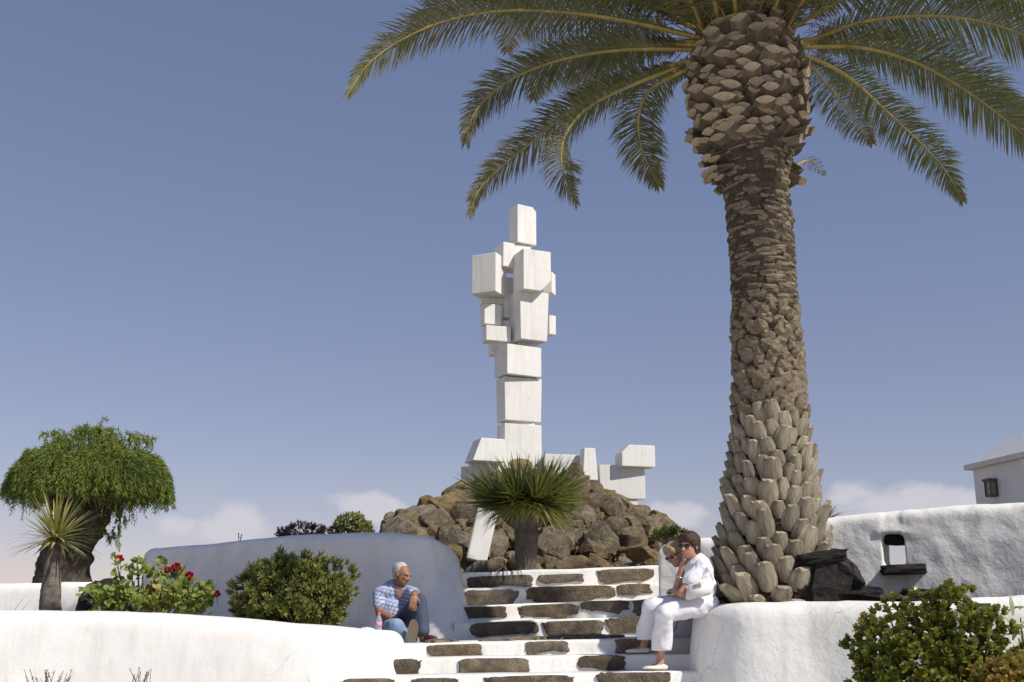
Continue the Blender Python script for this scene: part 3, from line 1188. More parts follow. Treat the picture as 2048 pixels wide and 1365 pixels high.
# wall lantern
lp = Vector((HA.x, HA.y, 0)) + hd * .60
lz = Z(1992, 976, 19.4)
lant = thing('wall_lantern', 'small brown lantern fixed to the white house wall', 'lantern', (lp.x, lp.y, lz))
ang = math.atan2(hd.y, hd.x)
mbr = mat_simple('lantern_brown', (.14, .075, .045), .55, .2, 20)
mgl = mat_simple('lantern_glass', (.20, .24, .20), .2, .2, 9)
no = -hn
g = Geo()
for (c, s_) in (((0, .09, .13), (.20, .17, .045)), ((0, .08, -.14), (.17, .14, .03)), ((-.075, .02, 0), (.02, .02, .25)), ((.075, .02, 0), (.02, .02, .25)), ((-.075, .14, 0), (.02, .02, .25)), ((.075, .14, 0), (.02, .02, .25)), ((0, .012, 0), (.17, .02, .27))):
    g.box(lp + hd * c[0] + no * c[1] + Vector((0, 0, lz + c[2])), s_, ang)
child('lantern_frame', g.mesh('lantern_frame'), mbr, lant)
g = Geo(); g.box(lp + no * .08 + Vector((0, 0, lz)), (.135, .10, .24), ang)
child('lantern_pane', g.mesh('lantern_pane'), mgl, lant)

# ------------------------------------------------------------------ big palm
PY_ = 9.98
pbase = P(1550, 1195, PY_)
palm = thing('palm_tree', 'large date palm with scaly trunk rising behind the planter wall', 'palm tree', (pbase.x, PY_, 1.6))
TR = [(1212, 1550, 98), (1150, 1549, 97), (1080, 1547, 90), (1000, 1546, 80), (920, 1544, 72), (850, 1541, 67), (760, 1538, 65), (650, 1533, 63.5), (520, 1525, 62.5), (430, 1517, 62), (370, 1511, 64), (330, 1506, 74), (280, 1500, 92), (220, 1494, 103), (150, 1490, 104), (110, 1488, 94), (75, 1486, 70), (40, 1485, 46), (-40, 1484, 26)]
axis = []
for (py, px, hw) in TR:
    p = P(px, py, PY_)
    axis.append((p.z, p.x, hw / ppm(PY_, p.z)))
axis.sort()
az_, ax_, ar_ = (np.array([q[i] for q in axis]) for i in range(3))


def tr_x(z): return float(np.interp(z, az_, ax_))
def tr_r(z): return float(np.interp(z, az_, ar_))
def tr_z(py): return P(1520, py, PY_).z


g = Geo()
nz_, na = 260, 48
z0, z1 = 1.45, tr_z(-30)
for j in range(nz_ + 1):
    z = z0 + (z1 - z0) * j / nz_
    for i in range(na):
        a = 2 * math.pi * i / na
        r = tr_r(z)
        q = Vector((math.cos(a) * r, math.sin(a) * r, z))
        r += .018 * fbm(q, 6, 2, 3) + .012 * math.sin(z * 62 + 2.2 * nz(q, 2.5))
        g.v.append(Vector((tr_x(z) + math.cos(a) * r, PY_ + math.sin(a) * r, z)))
for j in range(nz_):
    for i in range(na):
        i2 = (i + 1) % na
        g.face([j * na + i, j * na + i2, (j + 1) * na + i2, (j + 1) * na + i])
g.face([nz_ * na + i for i in range(na)])
child('trunk', g.mesh('trunk', True), M['trunk'], palm)


def boot_mesh(seed, W, L, T, cut):
    """stub of an old leaf: x across, z along, y outwards (negative y is the trunk side)"""
    rr = random.Random(seed)
    vs, fs, ms = [], [], []
    nx_, nl = 6, 6
    o = rr.uniform(0, 90)
    for j in range(nl + 1):
        t = j / nl
        w = W * (.86 + .34 * math.sin(min(1, t * 1.5) * math.pi * .55) - .52 * t ** 1.8)
        th = T * (1 - .45 * t)
        for i in range(nx_ + 1):
            u = i / nx_ * 2 - 1
            y = th * (1 - abs(u) ** 2.6 * .8) + .008 * nz((u * 2, t * 3, 0), 2.0, o)
            zz = L * t * (1 + (.05 * nz((u, 1, 0), 2, o) if t > .9 else 0)) - (L * .05 * abs(u) ** 2 if t > .9 else 0) + (L * .17 * nz((u * 3, 7, 0), 1.9, o) if t > .9 else 0)
            vs.append(Vector((w * .5 * u, y, zz)))
        for i in range(nx_ + 1):
            u = i / nx_ * 2 - 1
            vs.append(Vector((w * .5 * u, -T * .25 + T * .25 * t, L * t - (L * .05 * abs(u) ** 2 if t > .9 else 0))))
    n = 2 * (nx_ + 1)
    for j in range(nl):
        for i in range(nx_):
            a = j * n + i
            fs.append([a, a + 1, a + n + 1, a + n]); ms.append(0)
            b = a + nx_ + 1
            fs.append([b, b + n, b + n + 1, b + 1]); ms.append(0)
        a = j * n
        fs.append([a, a + n, a + n + nx_ + 1, a + nx_ + 1]); ms.append(0)
        a = j * n + nx_
        fs.append([a, a + nx_ + 1, a + n + nx_ + 1, a + n]); ms.append(0)
    for i in range(nx_):
        a = nl * n + i
        fs.append([a, a + 1, a + nx_ + 2, a + nx_ + 1]); ms.append(1)
    me = mesh_from('leaf_base', vs, fs, True, ms)
    try: me.set_sharp_from_angle(angle=R(38))
    except Exception: pass
    return me


BOOTS = [boot_mesh(i, .150 + .02 * (i % 3), .225 + .02 * (i % 2), .075, 0) for i in range(7)]
for b in BOOTS:
    b.materials.append(M['boot']); b.materials.append(M['boot_end'])


def frame_at(z, a, tilt, roll=0.0, yaw=0.0):
    """z axis along the stub: up the trunk leaning outwards by tilt; y outwards"""
    out = Vector((math.cos(a), math.sin(a), 0))
    upv = Vector((0, 0, 1))
    zz = upv * math.cos(tilt) + out * math.sin(tilt)
    yy = out * math.cos(tilt) - upv * math.sin(tilt)
    xx = yy.cross(zz)
    m = Matrix((xx, yy, zz)).transposed()
    return m @ Matrix.Rotation(roll, 3, 'Y') @ Matrix.Rotation(yaw, 3, 'Z')


def put(name, me, z, a, tilt, sink, scale, roll=0.0, yaw=0.0):
    r = tr_r(z) + sink
    m = frame_at(z, a, tilt, roll, yaw)
    o = bpy.data.objects.new(name, me)
    COL.objects.link(o)
    o.parent = palm
    o.location = Vector((tr_x(z) + math.cos(a) * r, PY_ + math.sin(a) * r, z)) - palm.location
    o.rotation_euler = m.to_euler()
    o.scale = scale
    return o


rr = random.Random(5)
GA = R(137.508)
zA, zB = tr_z(1205), tr_z(825)
hidden = Geo()


def bake(g, me, z, a, tilt, sink, scale, roll, m_off=0):
    r = tr_r(z) + sink
    mm = frame_at(z, a, tilt, roll)
    c = Vector((tr_x(z) + math.cos(a) * r, PY_ + math.sin(a) * r, z))
    b = len(g.v)
    for v in me.vertices:
        g.v.append(c + mm @ Vector((v.co.x * scale[0], v.co.y * scale[1], v.co.z * scale[2])))
    for p in me.polygons:
        g.face([b + i for i in p.vertices], p.material_index + m_off)


n = 215
for k in range(n):
    t = k / n
    z = zA + (zB - zA) * t - .1
    a = k * GA + rr.uniform(-.08, .08)
    z += rr.uniform(-.015, .015)
    tilt = R(33 - 12 * t + rr.uniform(-6, 6)) if t > .08 else R(52)
    s = (1.06 - .32 * t) * rr.uniform(.86, 1.14)
    args = (BOOTS[k % 7], z, a, tilt, -.025, (s, s * rr.uniform(.8, 1.2), s * rr.uniform(.75, 1.15)), rr.uniform(-.2, .2))
    if math.sin(a) < .25: put('leaf_base', *args)
    else: bake(hidden, *args)
ho = child('rear_leaf_bases', hidden.mesh('rear_leaf_bases', False), [M['boot'], M['boot_end']], palm); ho['kind'] = 'stuff'


# broken scales (mid) and ring scars (upper shaft), too small to pick apart
g = Geo()
def scale_plate(g, z, a, w, l, th, tilt, roll):
    r = tr_r(z)
    mm = frame_at(z, a, tilt, roll)
    c = Vector((tr_x(z) + math.cos(a) * (r - .02), PY_ + math.sin(a) * (r - .02), z))
    tp = rr.uniform(.45, .95)
    sk = rr.uniform(-.25, .25)
    loc = [(-.5, 0, 0), (.5, 0, 0), (.56, 0, .5), (.5 * tp + sk, 0, 1), (-.5 * tp + sk, 0, rr.uniform(.8, 1.05)), (-.56, 0, .5)]
    top = [c + mm @ Vector((x * w, th * (1 - .4 * zz) * (1 - .5 * abs(x)), zz * l)) for x, y, zz in loc]
    bot = [c + mm @ Vector((x * w, -.03, zz * l * .9)) for x, y, zz in loc]
    b = len(g.v)
    g.v += top + bot
    t = rr.random()
    mid = len(g.v)
    g.v.append(c + mm @ Vector((0, th * 1.25, .5 * l)))
    for i in range(6):
        g.face([b + i, b + (i + 1) % 6, mid], 0, t)
        g.face([b + i, b + 6 + i, b + 6 + (i + 1) % 6, b + (i + 1) % 6], 0, t)


zC, zD = tr_z(628), tr_z(345)
k = 0
z = zB - .12
while z < zC:
    t = (z - zB) / (zC - zB)
    a = k * GA + rr.uniform(-.2, .2)
    big = 1 - t
    scale_plate(g, z, a, rr.uniform(.07, .13) * (.8 + .35 * big), rr.uniform(.07, .14) * (.7 + .5 * big), rr.uniform(.02, .045), R(rr.uniform(10, 34)), rr.uniform(-.5, .5))
    z += .0028 + .0012 * big
    k += 1
while z < zD + .25:
    a = k * GA + rr.uniform(-.3, .3)
    scale_plate(g, z, a, rr.uniform(.06, .17), rr.uniform(.02, .05), rr.uniform(.006, .028), R(rr.uniform(20, 50)), rr.uniform(-.12, .12))
    z += .0029
    k += 1
so = child('bark_scales', g.mesh('bark_scales', False), M['scar'], palm); so['kind'] = 'stuff'


# pineapple of pruned frond stubs below the crown
def stub_mesh(seed):
    rr = random.Random(seed)
    W, T, L = .178, .066, .20
    prof = [(-1, 0), (-.55, .62), (0, 1), (.55, .62), (1, 0), (.5, -.55), (0, -.75), (-.5, -.55)]
    vs, fs, ms = [], [], []
    o = rr.uniform(0, 60)
    cutz = rr.uniform(-.25, .25)
    for j, t in enumerate((0, .4, .75, 1.0)):
        sc_ = 1.25 - .3 * t
        for (x, y) in prof:
            p = Vector((x * W * .5 * sc_, y * T * .5 * (1.15 - .2 * t), L * t))
            if j == 3: p.z += p.y * (-.9) + p.x * cutz
            p += Vector((nz(p, 9, o), nz(p, 9, o + 5), 0)) * .010
            vs.append(p)
    n = 8
    for j in range(3):
        for k in range(n):
            k2 = (k + 1) % n
            fs.append([j * n + k, j * n + k2, (j + 1) * n + k2, (j + 1) * n + k]); ms.append(0)
    c = sum((vs[24 + k] for k in range(n)), Vector()) / n
    vs.append(c - Vector((0, 0, .006)))
    for k in range(n):
        fs.append([24 + k, 24 + (k + 1) % n, 32]); ms.append(1)
    me = mesh_from('frond_stub', vs, fs, False, ms)
    me.materials.append(M['stub']); me.materials.append(M['stub_cut'])
    return me


STUBS = [stub_mesh(300 + i) for i in range(7)]
zE, zF = tr_z(352), tr_z(82)
n = 440
hidden = Geo()
for k in range(n):
    t = k / n
    z = zE + (zF - zE) * t
    a = k * GA + rr.uniform(-.08, .08)
    z += rr.uniform(-.015, .015)
    if rr.random() < .03: continue
    if t < .16 and math.cos(a - R(-75)) > .35: continue      # bare notch in front, where the lowest stubs are gone
    el = 12 + 58 * t ** 1.6 + rr.uniform(-15, 13)
    if t < .14: el -= 35
    tilt = R(90 - el)
    s = rr.uniform(.84, 1.16)
    args = (STUBS[k % 7], z, a, tilt, -.09, (s * rr.uniform(.85, 1.15), s * rr.uniform(.8, 1.25), s * rr.uniform(.75, 1.25)), rr.uniform(-.28, .28))
    if math.sin(a) < .12: put('frond_stub', *args)
    else: bake(hidden, *args)
ho = child('rear_frond_stubs', hidden.mesh('rear_frond_stubs'), [M['stub'], M['stub_cut']], palm); ho['kind'] = 'stuff'

# fronds ---------------------------------------------------------------
CT = Vector((tr_x(zF), PY_, zF))


def frond(pts, seed, Lw=.46, start=.16, pairs=215, brown=.42, hang=.7, face=None):
    rr = random.Random(seed)
    path = [Vector(p) for p in catmull([list(p) for p in pts], 14)]
    # arc length
    S_ = [0.0]
    for a, b in zip(path, path[1:]): S_.append(S_[-1] + (b - a).length)
    T_ = S_[-1]
    g = Geo()

    def at(s):
        s = max(0, min(T_ * .9999, s))
        i = int(np.searchsorted(S_, s, side='right')) - 1
        i = min(i, len(path) - 2)
        f = (s - S_[i]) / max(1e-6, S_[i + 1] - S_[i])
        return path[i].lerp(path[i + 1], f), (path[i + 1] - path[i]).normalized()
    rp, rd = [], []
    for k in range(26):
        p, d = at(T_ * k / 25)
        rp.append(p); rd.append(.025 * (1 - k / 25) ** 1.1 + .003)
    g.tube(rp, rd, 6, 1, .5)
    for k in range(pairs):
        t = start + (1 - start) * (k + rr.random() * .5) / pairs
        p, d = at(T_ * t)
        fc = face if face is not None else Vector((0, 0, 1))
        side = d.cross(fc)
        if side.length < .25: side = (side * 3 + d.cross(Vector((0, 1, .3)))).normalized()
        side.normalize()
        upn = side.cross(d).normalized()
        if upn.dot(fc) < 0: upn = -upn
        x = (t - start) / (1 - start)
        ln = Lw * (.42 + .58 * math.sin(min(1, x * 1.6 + .12) * math.pi * .5)) * (1 - .72 * max(0, (x - .55) / .45) ** 1.6)
        if x < .1: ln *= .55
        for sg in (-1, 1):
            fw = .50 + .35 * x + 1.7 * max(0, (x - .7) / .3) ** 2 + rr.uniform(-.15, .15)
            v = (side * sg + d * fw + upn * rr.uniform(-.05, .55)).normalized()
            L = ln * rr.uniform(.78, 1.1) * .88
            if rr.random() < .03: v = (v + Vector((rr.uniform(-.6, .6), rr.uniform(-.6, .6), -.3))).normalized()
            tint = rr.random() ** 1.0
            if rr.random() < brown * (.5 + x): tint *= .25
            else: tint = .4 + .6 * tint
            g.blade(p, v, upn, L * 1.12, .0165, hang * rr.uniform(.3, 1.7), 4, .5, lambda q: (.55 + .9 * q if q < .4 else .91 * (1 - (q - .4) / .6) ** .7), 0, tint)
    me = g.mesh('frond', False)
    o = child('frond', me, [M['frond'], M['rachis']], palm)
    return o


def fr(pxs, dYend, seed, **kw):
    """frond through photo pixels; its distance runs from the crown to the crown + dYend"""
    n = len(pxs)
    pts = []
    for i, (px, py) in enumerate(pxs):
        t = i / (n - 1)
        pts.append(P(px, py, PY_ - .1 + dYend * t ** 1.2))
    root = Vector((CT.x, PY_, CT.z - .1))
    d0 = (pts[0] - root)
    pts = [root + d0 * .35] + pts
    kw.setdefault('face', Vector((0, .62, .78)))
    return frond(pts, seed, **kw)


fr([(1390, 75), (1250, 42), (1120, 24), (1000, 22), (890, 42), (800, 82), (735, 130), (697, 188)], -.9, 1, Lw=.40)
fr([(1380, 100), (1250, 100), (1130, 118), (1030, 155), (965, 205), (938, 250), (932, 284)], -.3, 2, Lw=.38)
fr([(1365, 126), (1250, 162), (1140, 222), (1050, 295), (990, 345), (955, 385), (940, 426)], -.6, 3, Lw=.34)
fr([(1365, 132), (1260, 172), (1180, 212), (1135, 262), (1122, 310), (1130, 360), (1152, 406)], -1.6, 4, Lw=.36)
fr([(1362, 145), (1310, 172), (1283, 208), (1277, 260), (1290, 315), (1318, 372)], 1.6, 5, Lw=.40)
fr([(1370, 90), (1270, 95), (1200, 120), (1172, 160), (1165, 205)], 2.2, 6, Lw=.42)
fr([(1375, 70), (1250, 40), (1130, 40), (1040, 45), (1018, 70), (1014, 104)], 2.6, 7, Lw=.42)
fr([(1380, 85), (1250, 90), (1140, 120), (1085, 150), (1068, 200)], 2.4, 8, Lw=.42)
fr([(1390, 40), (1230, -10), (1080, -20), (950, -5), (860, 30), (800, 90)], .8, 9, Lw=.40)
fr([(1610, 95), (1720, 95), (1830, 125), (1930, 180), (2030, 255), (2110, 330)], -.4, 11, Lw=.42, brown=.12)
fr([(1605, 110), (1690, 150), (1770, 220), (1840, 285), (1890, 340), (1926, 402)], 1.4, 12, Lw=.36, brown=.12)
fr([(1605, 120), (1650, 165), (1700, 225), (1745, 288)], 2.2, 13, Lw=.34, brown=.2)
fr([(1615, 82), (1720, 45), (1840, 32), (1960, 42), (2080, 85), (2180, 160)], -.8, 14, Lw=.46, brown=.12)
fr([(1612, 88), (1720, 85), (1830, 98), (1950, 150), (2060, 230)], 1.6, 15, Lw=.44, brown=.12)
fr([(1560, 330), (1612, 322), (1632, 332), (1652, 352)], .9, 16, Lw=.10, start=.45, pairs=30, brown=.7)
fr([(1580, 60), (1680, 0), (1800, -40), (1930, -40), (2080, 10), (2200, 90)], -1.0, 17, Lw=.46, brown=.12)
fr([(1420, 60), (1330, -10), (1220, -50), (1080, -60), (960, -30)], -1.2, 18, Lw=.46)
fr([(1460, 45), (1420, -40), (1370, -150), (1290, -230)], -1.6, 19, Lw=.46)
fr([(1510, 40), (1530, -60), (1560, -170), (1620, -260)], -1.9, 20, Lw=.46)
fr([(1550, 50), (1610, -30), (1700, -110), (1820, -150)], -1.5, 21, Lw=.46)
for i, (x1, x2, x3) in enumerate(((1415, 1385, 1310), (1445, 1430, 1400), (1475, 1470, 1450), (1500, 1508, 1530), (1530, 1552, 1600), (1560, 1600, 1690))):
    fr([(x1, 78), (x2, 10), (x3, -120), (x3 + (x3 - x2) * .8, -220)], -1.2 - .15 * (i % 3), 60 + i, Lw=.42, start=.22, face=Vector((0, .3, .95)))
# rest of the crown, above and behind
rf_ = random.Random(21)
made = 0
for k in range(220):
    if made >= 28: break
    az = rf_.uniform(0, 2 * math.pi)
    e0 = R(rf_.uniform(28, 82)); e1 = R(rf_.uniform(-65, -15))
    L = rf_.uniform(2.7, 3.5)
    p = Vector((CT.x, PY_, CT.z - .05)) + Vector((math.cos(az), math.sin(az), 0)) * .2
    pts = [p.copy()]
    bad = False
    for i in range(8):
        t = i / 7
        e = e0 + (e1 - e0) * t ** 1.3
        p = p + Vector((math.cos(az) * math.cos(e), math.sin(az) * math.cos(e), math.sin(e))) * (L / 8)
        pts.append(p.copy())
        if p.y < 2: bad = True
        px, py, d = proj(p)
        lim = 40 if abs(px - 1490) > 170 else 95
        if py > lim and -100 < px < 2150: bad = True
    if bad: continue
    made += 1
    frond(pts, 100 + k, Lw=.46, pairs=110, brown=.25)

# old fruit stalks and fibre under the crown
g = Geo()
for k in range(70):
    a = rr.uniform(0, 6.28)
    z = rr.uniform(tr_z(120), tr_z(20))
    p = Vector((tr_x(z) + math.cos(a) * .3, PY_ + math.sin(a) * .3, z))
    d = Vector((math.cos(a), math.sin(a), rr.uniform(.1, .6))).normalized()
    L = rr.uniform(.5, 1.0)
    q = p + d * L + Vector((0, 0, -.15))
    g.tube([p, p + d * L * .6, q], [.008, .006, .003], 4, 0, rr.random())
    for _ in range(16):
        b = p.lerp(q, rr.uniform(.45, 1))
        v = Vector((rr.gauss(0, 1), rr.gauss(0, 1), rr.gauss(-.3, .8))).normalized()
        e = b + v * rr.uniform(.08, .25)
        g.blade(b, v, Vector((0, 0, 1)), (e - b).length, .006, .4, 2, 0, None, 0, rr.random())
so = child('fruit_stalks', g.mesh('fruit_stalks'), M['dry'], palm); so['kind'] = 'stuff'

# ------------------------------------------------------------------ stubby dragon tree on the top step
DY = 13.22
db = P(1052, 1150, DY)
dragon = thing('dragon_tree', 'stubby spiky-leaved tree with thick grey trunk on the top step', 'dragon tree', tuple(db))
g = Geo()
S0 = ppm(DY)
def dpt(px, py, dy=0.0): return P(px, py, DY + dy)
rings = [(1162, 1048, 21), (1150, 1050, 21.5), (1110, 1052, 22.5), (1070, 1053, 24), (1045, 1053, 24.5), (1028, 1053, 22)]
pts = [dpt(px, py) for py, px, r in rings]
g.tube(pts, [r / S0 for py, px, r in rings], 20)
heads = [((1018, 1030), (1000, 1008), -.05, 18), ((1038, 1026), (1037, 1006), -.22, 13), ((1068, 1026), (1071, 1006), -.22, 14), ((1086, 1030), (1098, 1007), -.02, 17), ((1045, 1025), (1040, 1008), .22, 22), ((1072, 1026), (1082, 1008), .2, 20)]
tops = []
for (a, b, dy, r) in heads:
    p0, p1, p2 = dpt(1053 + (a[0] - 1053) * .35, 1050, dy * .35), dpt(*a, dy), dpt(*b, dy * 1.2)
    g.tube([p0, p0.lerp(p1, .6), p1, p2], [r * .8 / S0, r * .95 / S0, r * .95 / S0, r * .72 / S0], 14)
    tops.append((p2, (p2 - p0).normalized()))
me = remeshed(g.v, g.f, .010, 3, 'trunk'); displace(me, .008, 9, 3)
child('trunk', me, M['dragon_bark'], dragon)
rr = random.Random(77)
for (c, d) in tops:
    g = Geo()
    ax = (d + Vector((0, 0, .5))).normalized()
    ax.x += (c.x - db.x) * 1.7
    ax.normalize()
    for k in range(220):
        ct = 1 - 1.08 * (k + .5) / 220
        th = math.acos(max(-1, min(1, ct))) * 1.04
        ph = k * GA
        u = ax.orthogonal().normalized(); w = ax.cross(u)
        v = (ax * math.cos(th) + (u * math.cos(ph) + w * math.sin(ph)) * math.sin(th)).normalized()
        L = rr.uniform(.46, .66) * (1.04 - .12 * th)
        t = .18 + .32 * rr.random() + (.45 if (rr.random() < .16 or th > 1.35) else 0)
        g.blade(c + v * .03, v, ax, L, .030, (.10 + .35 * (th > 1.1)) * rr.uniform(.4, 1.5), 4, .35, lambda q: .75 + .5 * q if q < .35 else .93 * (1 - (q - .35) / .65) ** .8, 0, t)
    child('leaf_rosette', g.mesh('leaf_rosette'), M['dragon'], dragon)

# ------------------------------------------------------------------ yucca in front of the low back wall
YY = 13.4
yb = P(103, 1230, YY)
yucca = thing('yucca', 'yellow-green yucca with stout ringed trunk at far left', 'yucca', tuple(yb))
g = Geo()
S0 = ppm(YY)
rings = [(1245, 98, 22), (1215, 100, 21), (1180, 102, 19.5), (1150, 104, 17), (1120, 107, 14), (1098, 109, 12.5), (1084, 111, 12), (1076, 111, 9)]
g.tube([P(px, py, YY) for py, px, r in rings], [r / S0 for py, px, r in rings], 18)
me = remeshed(g.v, g.f, .012, 4, 'trunk'); displace(me, .010, 8, 3, 3, .006, 25)
child('trunk', me, M['yucca_bark'], yucca)
g = Geo()
c = P(111, 1082, YY)
rr = random.Random(8)
for k in range(150):
    th = math.acos(1 - 1.25 * (k + .5) / 150)
    ph = k * GA
    v = Vector((math.sin(th) * math.cos(ph), math.sin(th) * math.sin(ph), math.cos(th)))
    L = rr.uniform(.50, .68)
    g.blade(c + Vector((0, 0, rr.uniform(-.02, .04))), v, Vector((0, 0, 1)), L, .036, .12 + .55 * (th > 1.1) * rr.random(), 5, .4, lambda q: .8 + .3 * q if q < .4 else .92 * (1 - (q - .4) / .6) ** .8, 0, rr.random())
child('leaf_rosette', g.mesh('leaf_rosette'), M['yucca'], yucca)

# ------------------------------------------------------------------ weeping pepper tree
TY = 19.0
tb = P(130, 1175, TY)
pep = thing('pepper_tree', 'drooping green tree with thick gnarled trunk behind the low wall', 'tree', (tb.x, TY, 1.4))
S0 = ppm(TY)
g = Geo()
tr = [[(120, 1260, 62), (125, 1170, 58), (135, 1110, 48), (155, 1060, 46), (180, 1020, 44), (205, 985, 36)],
      [(85, 1200, 34), (95, 1150, 26), (110, 1105, 26), (130, 1060, 28)],
      [(170, 1050, 30), (205, 1020, 24), (235, 990, 18), (270, 950, 12)],
      [(150, 1040, 30), (120, 1000, 20), (95, 960, 12)],
      [(185, 1000, 26), (180, 950, 18), (170, 900, 9)],
      [(95, 1120, 16), (92, 1095, 14), (88, 1085, 8)], [(235, 1030, 12), (240, 1020, 10), (243, 1015, 8)]]
for q in tr:
    g.tube([P(x, y, TY + (.15 if i % 2 else 0)) for i, (x, y, r) in enumerate(q)], [r / S0 for x, y, r in q], 14)
me = remeshed(g.v, g.f, .03, 5, 'trunk')
displace(me, .07, 3.2, 6, 4, .03, 9)
child('trunk', me, M['pepper_bark'], pep)
g = Geo()
rr = random.Random(4)
cc = P(180, 952, TY)
Rx, Rz = 1.20, .66


def strand(p, L, out, tint):
    n = 11
    cur = (out * .8 + Vector((0, 0, .25))).normalized()
    q = p.copy()
    pts = []
    for i in range(n):
        pts.append(q.copy())
        cur = (cur + Vector((rr.gauss(0, .05), rr.gauss(0, .05), -.42))).normalized()
        q = q + cur * (L / n)
    for i in range(1, n):
        d = (pts[i] - pts[i - 1]).normalized()
        sd = d.cross(Vector((rr.gauss(0, 1), rr.gauss(0, 1), .3))).normalized()
        for sg in (-1, 1):
            v = (sd * sg + d * .9 + Vector((0, 0, -.25))).normalized()
            g.blade(pts[i], v, Vector((rr.gauss(0, 1), rr.gauss(0, 1), .5)), rr.uniform(.055, .095), .019, .2, 1, 0, lambda x: 1 - .9 * x, 0, min(1, max(0, tint + rr.uniform(-.2, .2))))


for k in range(3000):
    a = rr.uniform(0, 2 * math.pi)
    rad = math.sqrt(rr.uniform(.02, 1))
    if rr.random() < .35: rad = rr.uniform(.86, 1.02)
    x, y = math.cos(a) * rad, math.sin(a) * rad
    lump = 1 + .12 * nz((x * 2, y * 2, 5), 1.6)
    zt = math.sqrt(max(0, 1 - min(1, rad) ** 2.6))
    z = rr.uniform(-.62 + .4 * rad, zt) if rr.random() < .5 else zt * rr.uniform(.8, 1.0)
    p = cc + Vector((x * Rx * lump, y * 1.15 * lump, (z * Rz - .08) * lump + .14 * nz((x * 3, y * 3, 0), 1.2)))
    strand(p, rr.uniform(.25, .55) * (1 + .5 * (1 - rad)) * (.72 if rad > .8 else 1), Vector((x, y, 0)) + Vector((rr.gauss(0, .2), rr.gauss(0, .2), 0)), .5 + .35 * nz((x * 1.5, y * 1.5, z * 1.5), 1.3, 7))
for k in range(46):     # stray shoots above the outline
    a = rr.uniform(0, 6.28); rad = rr.uniform(0, .85)
    x, y = math.cos(a) * rad, math.sin(a) * rad
    p = cc + Vector((x * Rx, y, Rz * math.sqrt(1 - rad ** 2.6) + rr.uniform(-.05, .08)))
    for _ in range(3):
        strand(p + Vector((rr.gauss(0, .05), rr.gauss(0, .05), rr.uniform(0, .1))), rr.uniform(.15, .3), Vector((rr.gauss(0, .3), rr.gauss(0, .3), 1.2)), .6)
for (px, py) in ((232, 1060), (222, 1070), (150, 1060), (205, 1055), (240, 1040)):
    for _ in range(5): strand(P(px + rr.uniform(-8, 8), py + rr.uniform(-8, 8), TY - .2), rr.uniform(.1, .3), Vector((rr.gauss(0, .5), -.3, 0)), .4)
child('crown', g.mesh('crown'), M['pepper'], pep)


# ------------------------------------------------------------------ shrubs
def rosette(g, c, d, n, L, W, rr, tint, prof, spread=1.0, m=0):
    u = d.orthogonal().normalized(); w = d.cross(u)
    for k in range(n):
        ph = k * GA + rr.uniform(-.3, .3)
        th = spread * (.25 + .95 * (k + .5) / n)
        v = (d * math.cos(th) + (u * math.cos(ph) + w * math.sin(ph)) * math.sin(th)).normalized()
        g.blade(c - d * L * .5 * (k / n), v, d, L * rr.uniform(.8, 1.15), W * rr.uniform(.85, 1.15), -.1, 2, .35, prof, m, min(1, max(0, tint + rr.uniform(-.14, .14))))


obov = lambda q: .35 + 1.0 * q if q < .65 else 1.0 * math.sqrt(max(0, 1 - ((q - .65) / .36) ** 2))
obov3 = lambda q: [.45, 1.0, .55][min(2, int(round(q * 2)))]


def shrub(name, label, cat, c, rad, ntip, leaf, rr, mat, nl=9, L=.045, W=.02, base=None, lower=-.25, stems=60, lump=.18, spread=1.0, inner=.35, tint0=.45, group=None, keep=None, prof=obov3, o=0.0):
    base = base or (c - Vector((0, 0, rad[2] * .8)))
    root = thing(name, label, cat, tuple(base), group)
    g, s = Geo(), Geo()
    tips = []
    while len(tips) < ntip:
        d = Vector((rr.gauss(0, 1), rr.gauss(0, 1), rr.gauss(0, 1))).normalized()
        if d.z < lower: continue
        r = 1 - inner * rr.random() ** 2
        k = r * (1 + lump * fbm(d, 1.8, o, 3))
        p = c + Vector((d.x * rad[0], d.y * rad[1], d.z * rad[2])) * k
        if keep and not keep(p): continue
        tips.append((p, d, r))
    for i, (p, d, r) in enumerate(tips):
        dd = (d + Vector((rr.gauss(0, .3), rr.gauss(0, .3), .55 + rr.gauss(0, .2)))).normalized()
        leaf(g, p, dd, rr, min(1, max(0, tint0 + .3 * nz(p, 3, 2) + rr.uniform(-.18, .18))))
        if i < stems:
            b = base + Vector((rr.gauss(0, .05), rr.gauss(0, .05), 0))
            m_ = b.lerp(p, .55) + Vector((rr.gauss(0, .04), rr.gauss(0, .04), -.03))
            s.tube([b, m_, p], [.013, .009, .005], 5, 0, .5, False)
    child('foliage', g.mesh('foliage'), mat, root)
    if stems: child('stems', s.mesh('stems', True), M['stem'], root)
    return root


rr = random.Random(33)
lf_bush = lambda g, p, d, r, t: rosette(g, p, d, 13, .060, .017, r, t, obov3, 1.05)
c = P(585, 1190, 10.9)
shrub('round_shrub', 'rounded green shrub in front of the curved white wall', 'shrub', c, (.53, .45, .385), 1150, lf_bush, rr, M['bush'], base=P(590, 1285, 10.95), lower=-.85, stems=70, lump=.30, inner=.5, tint0=.42, o=4)

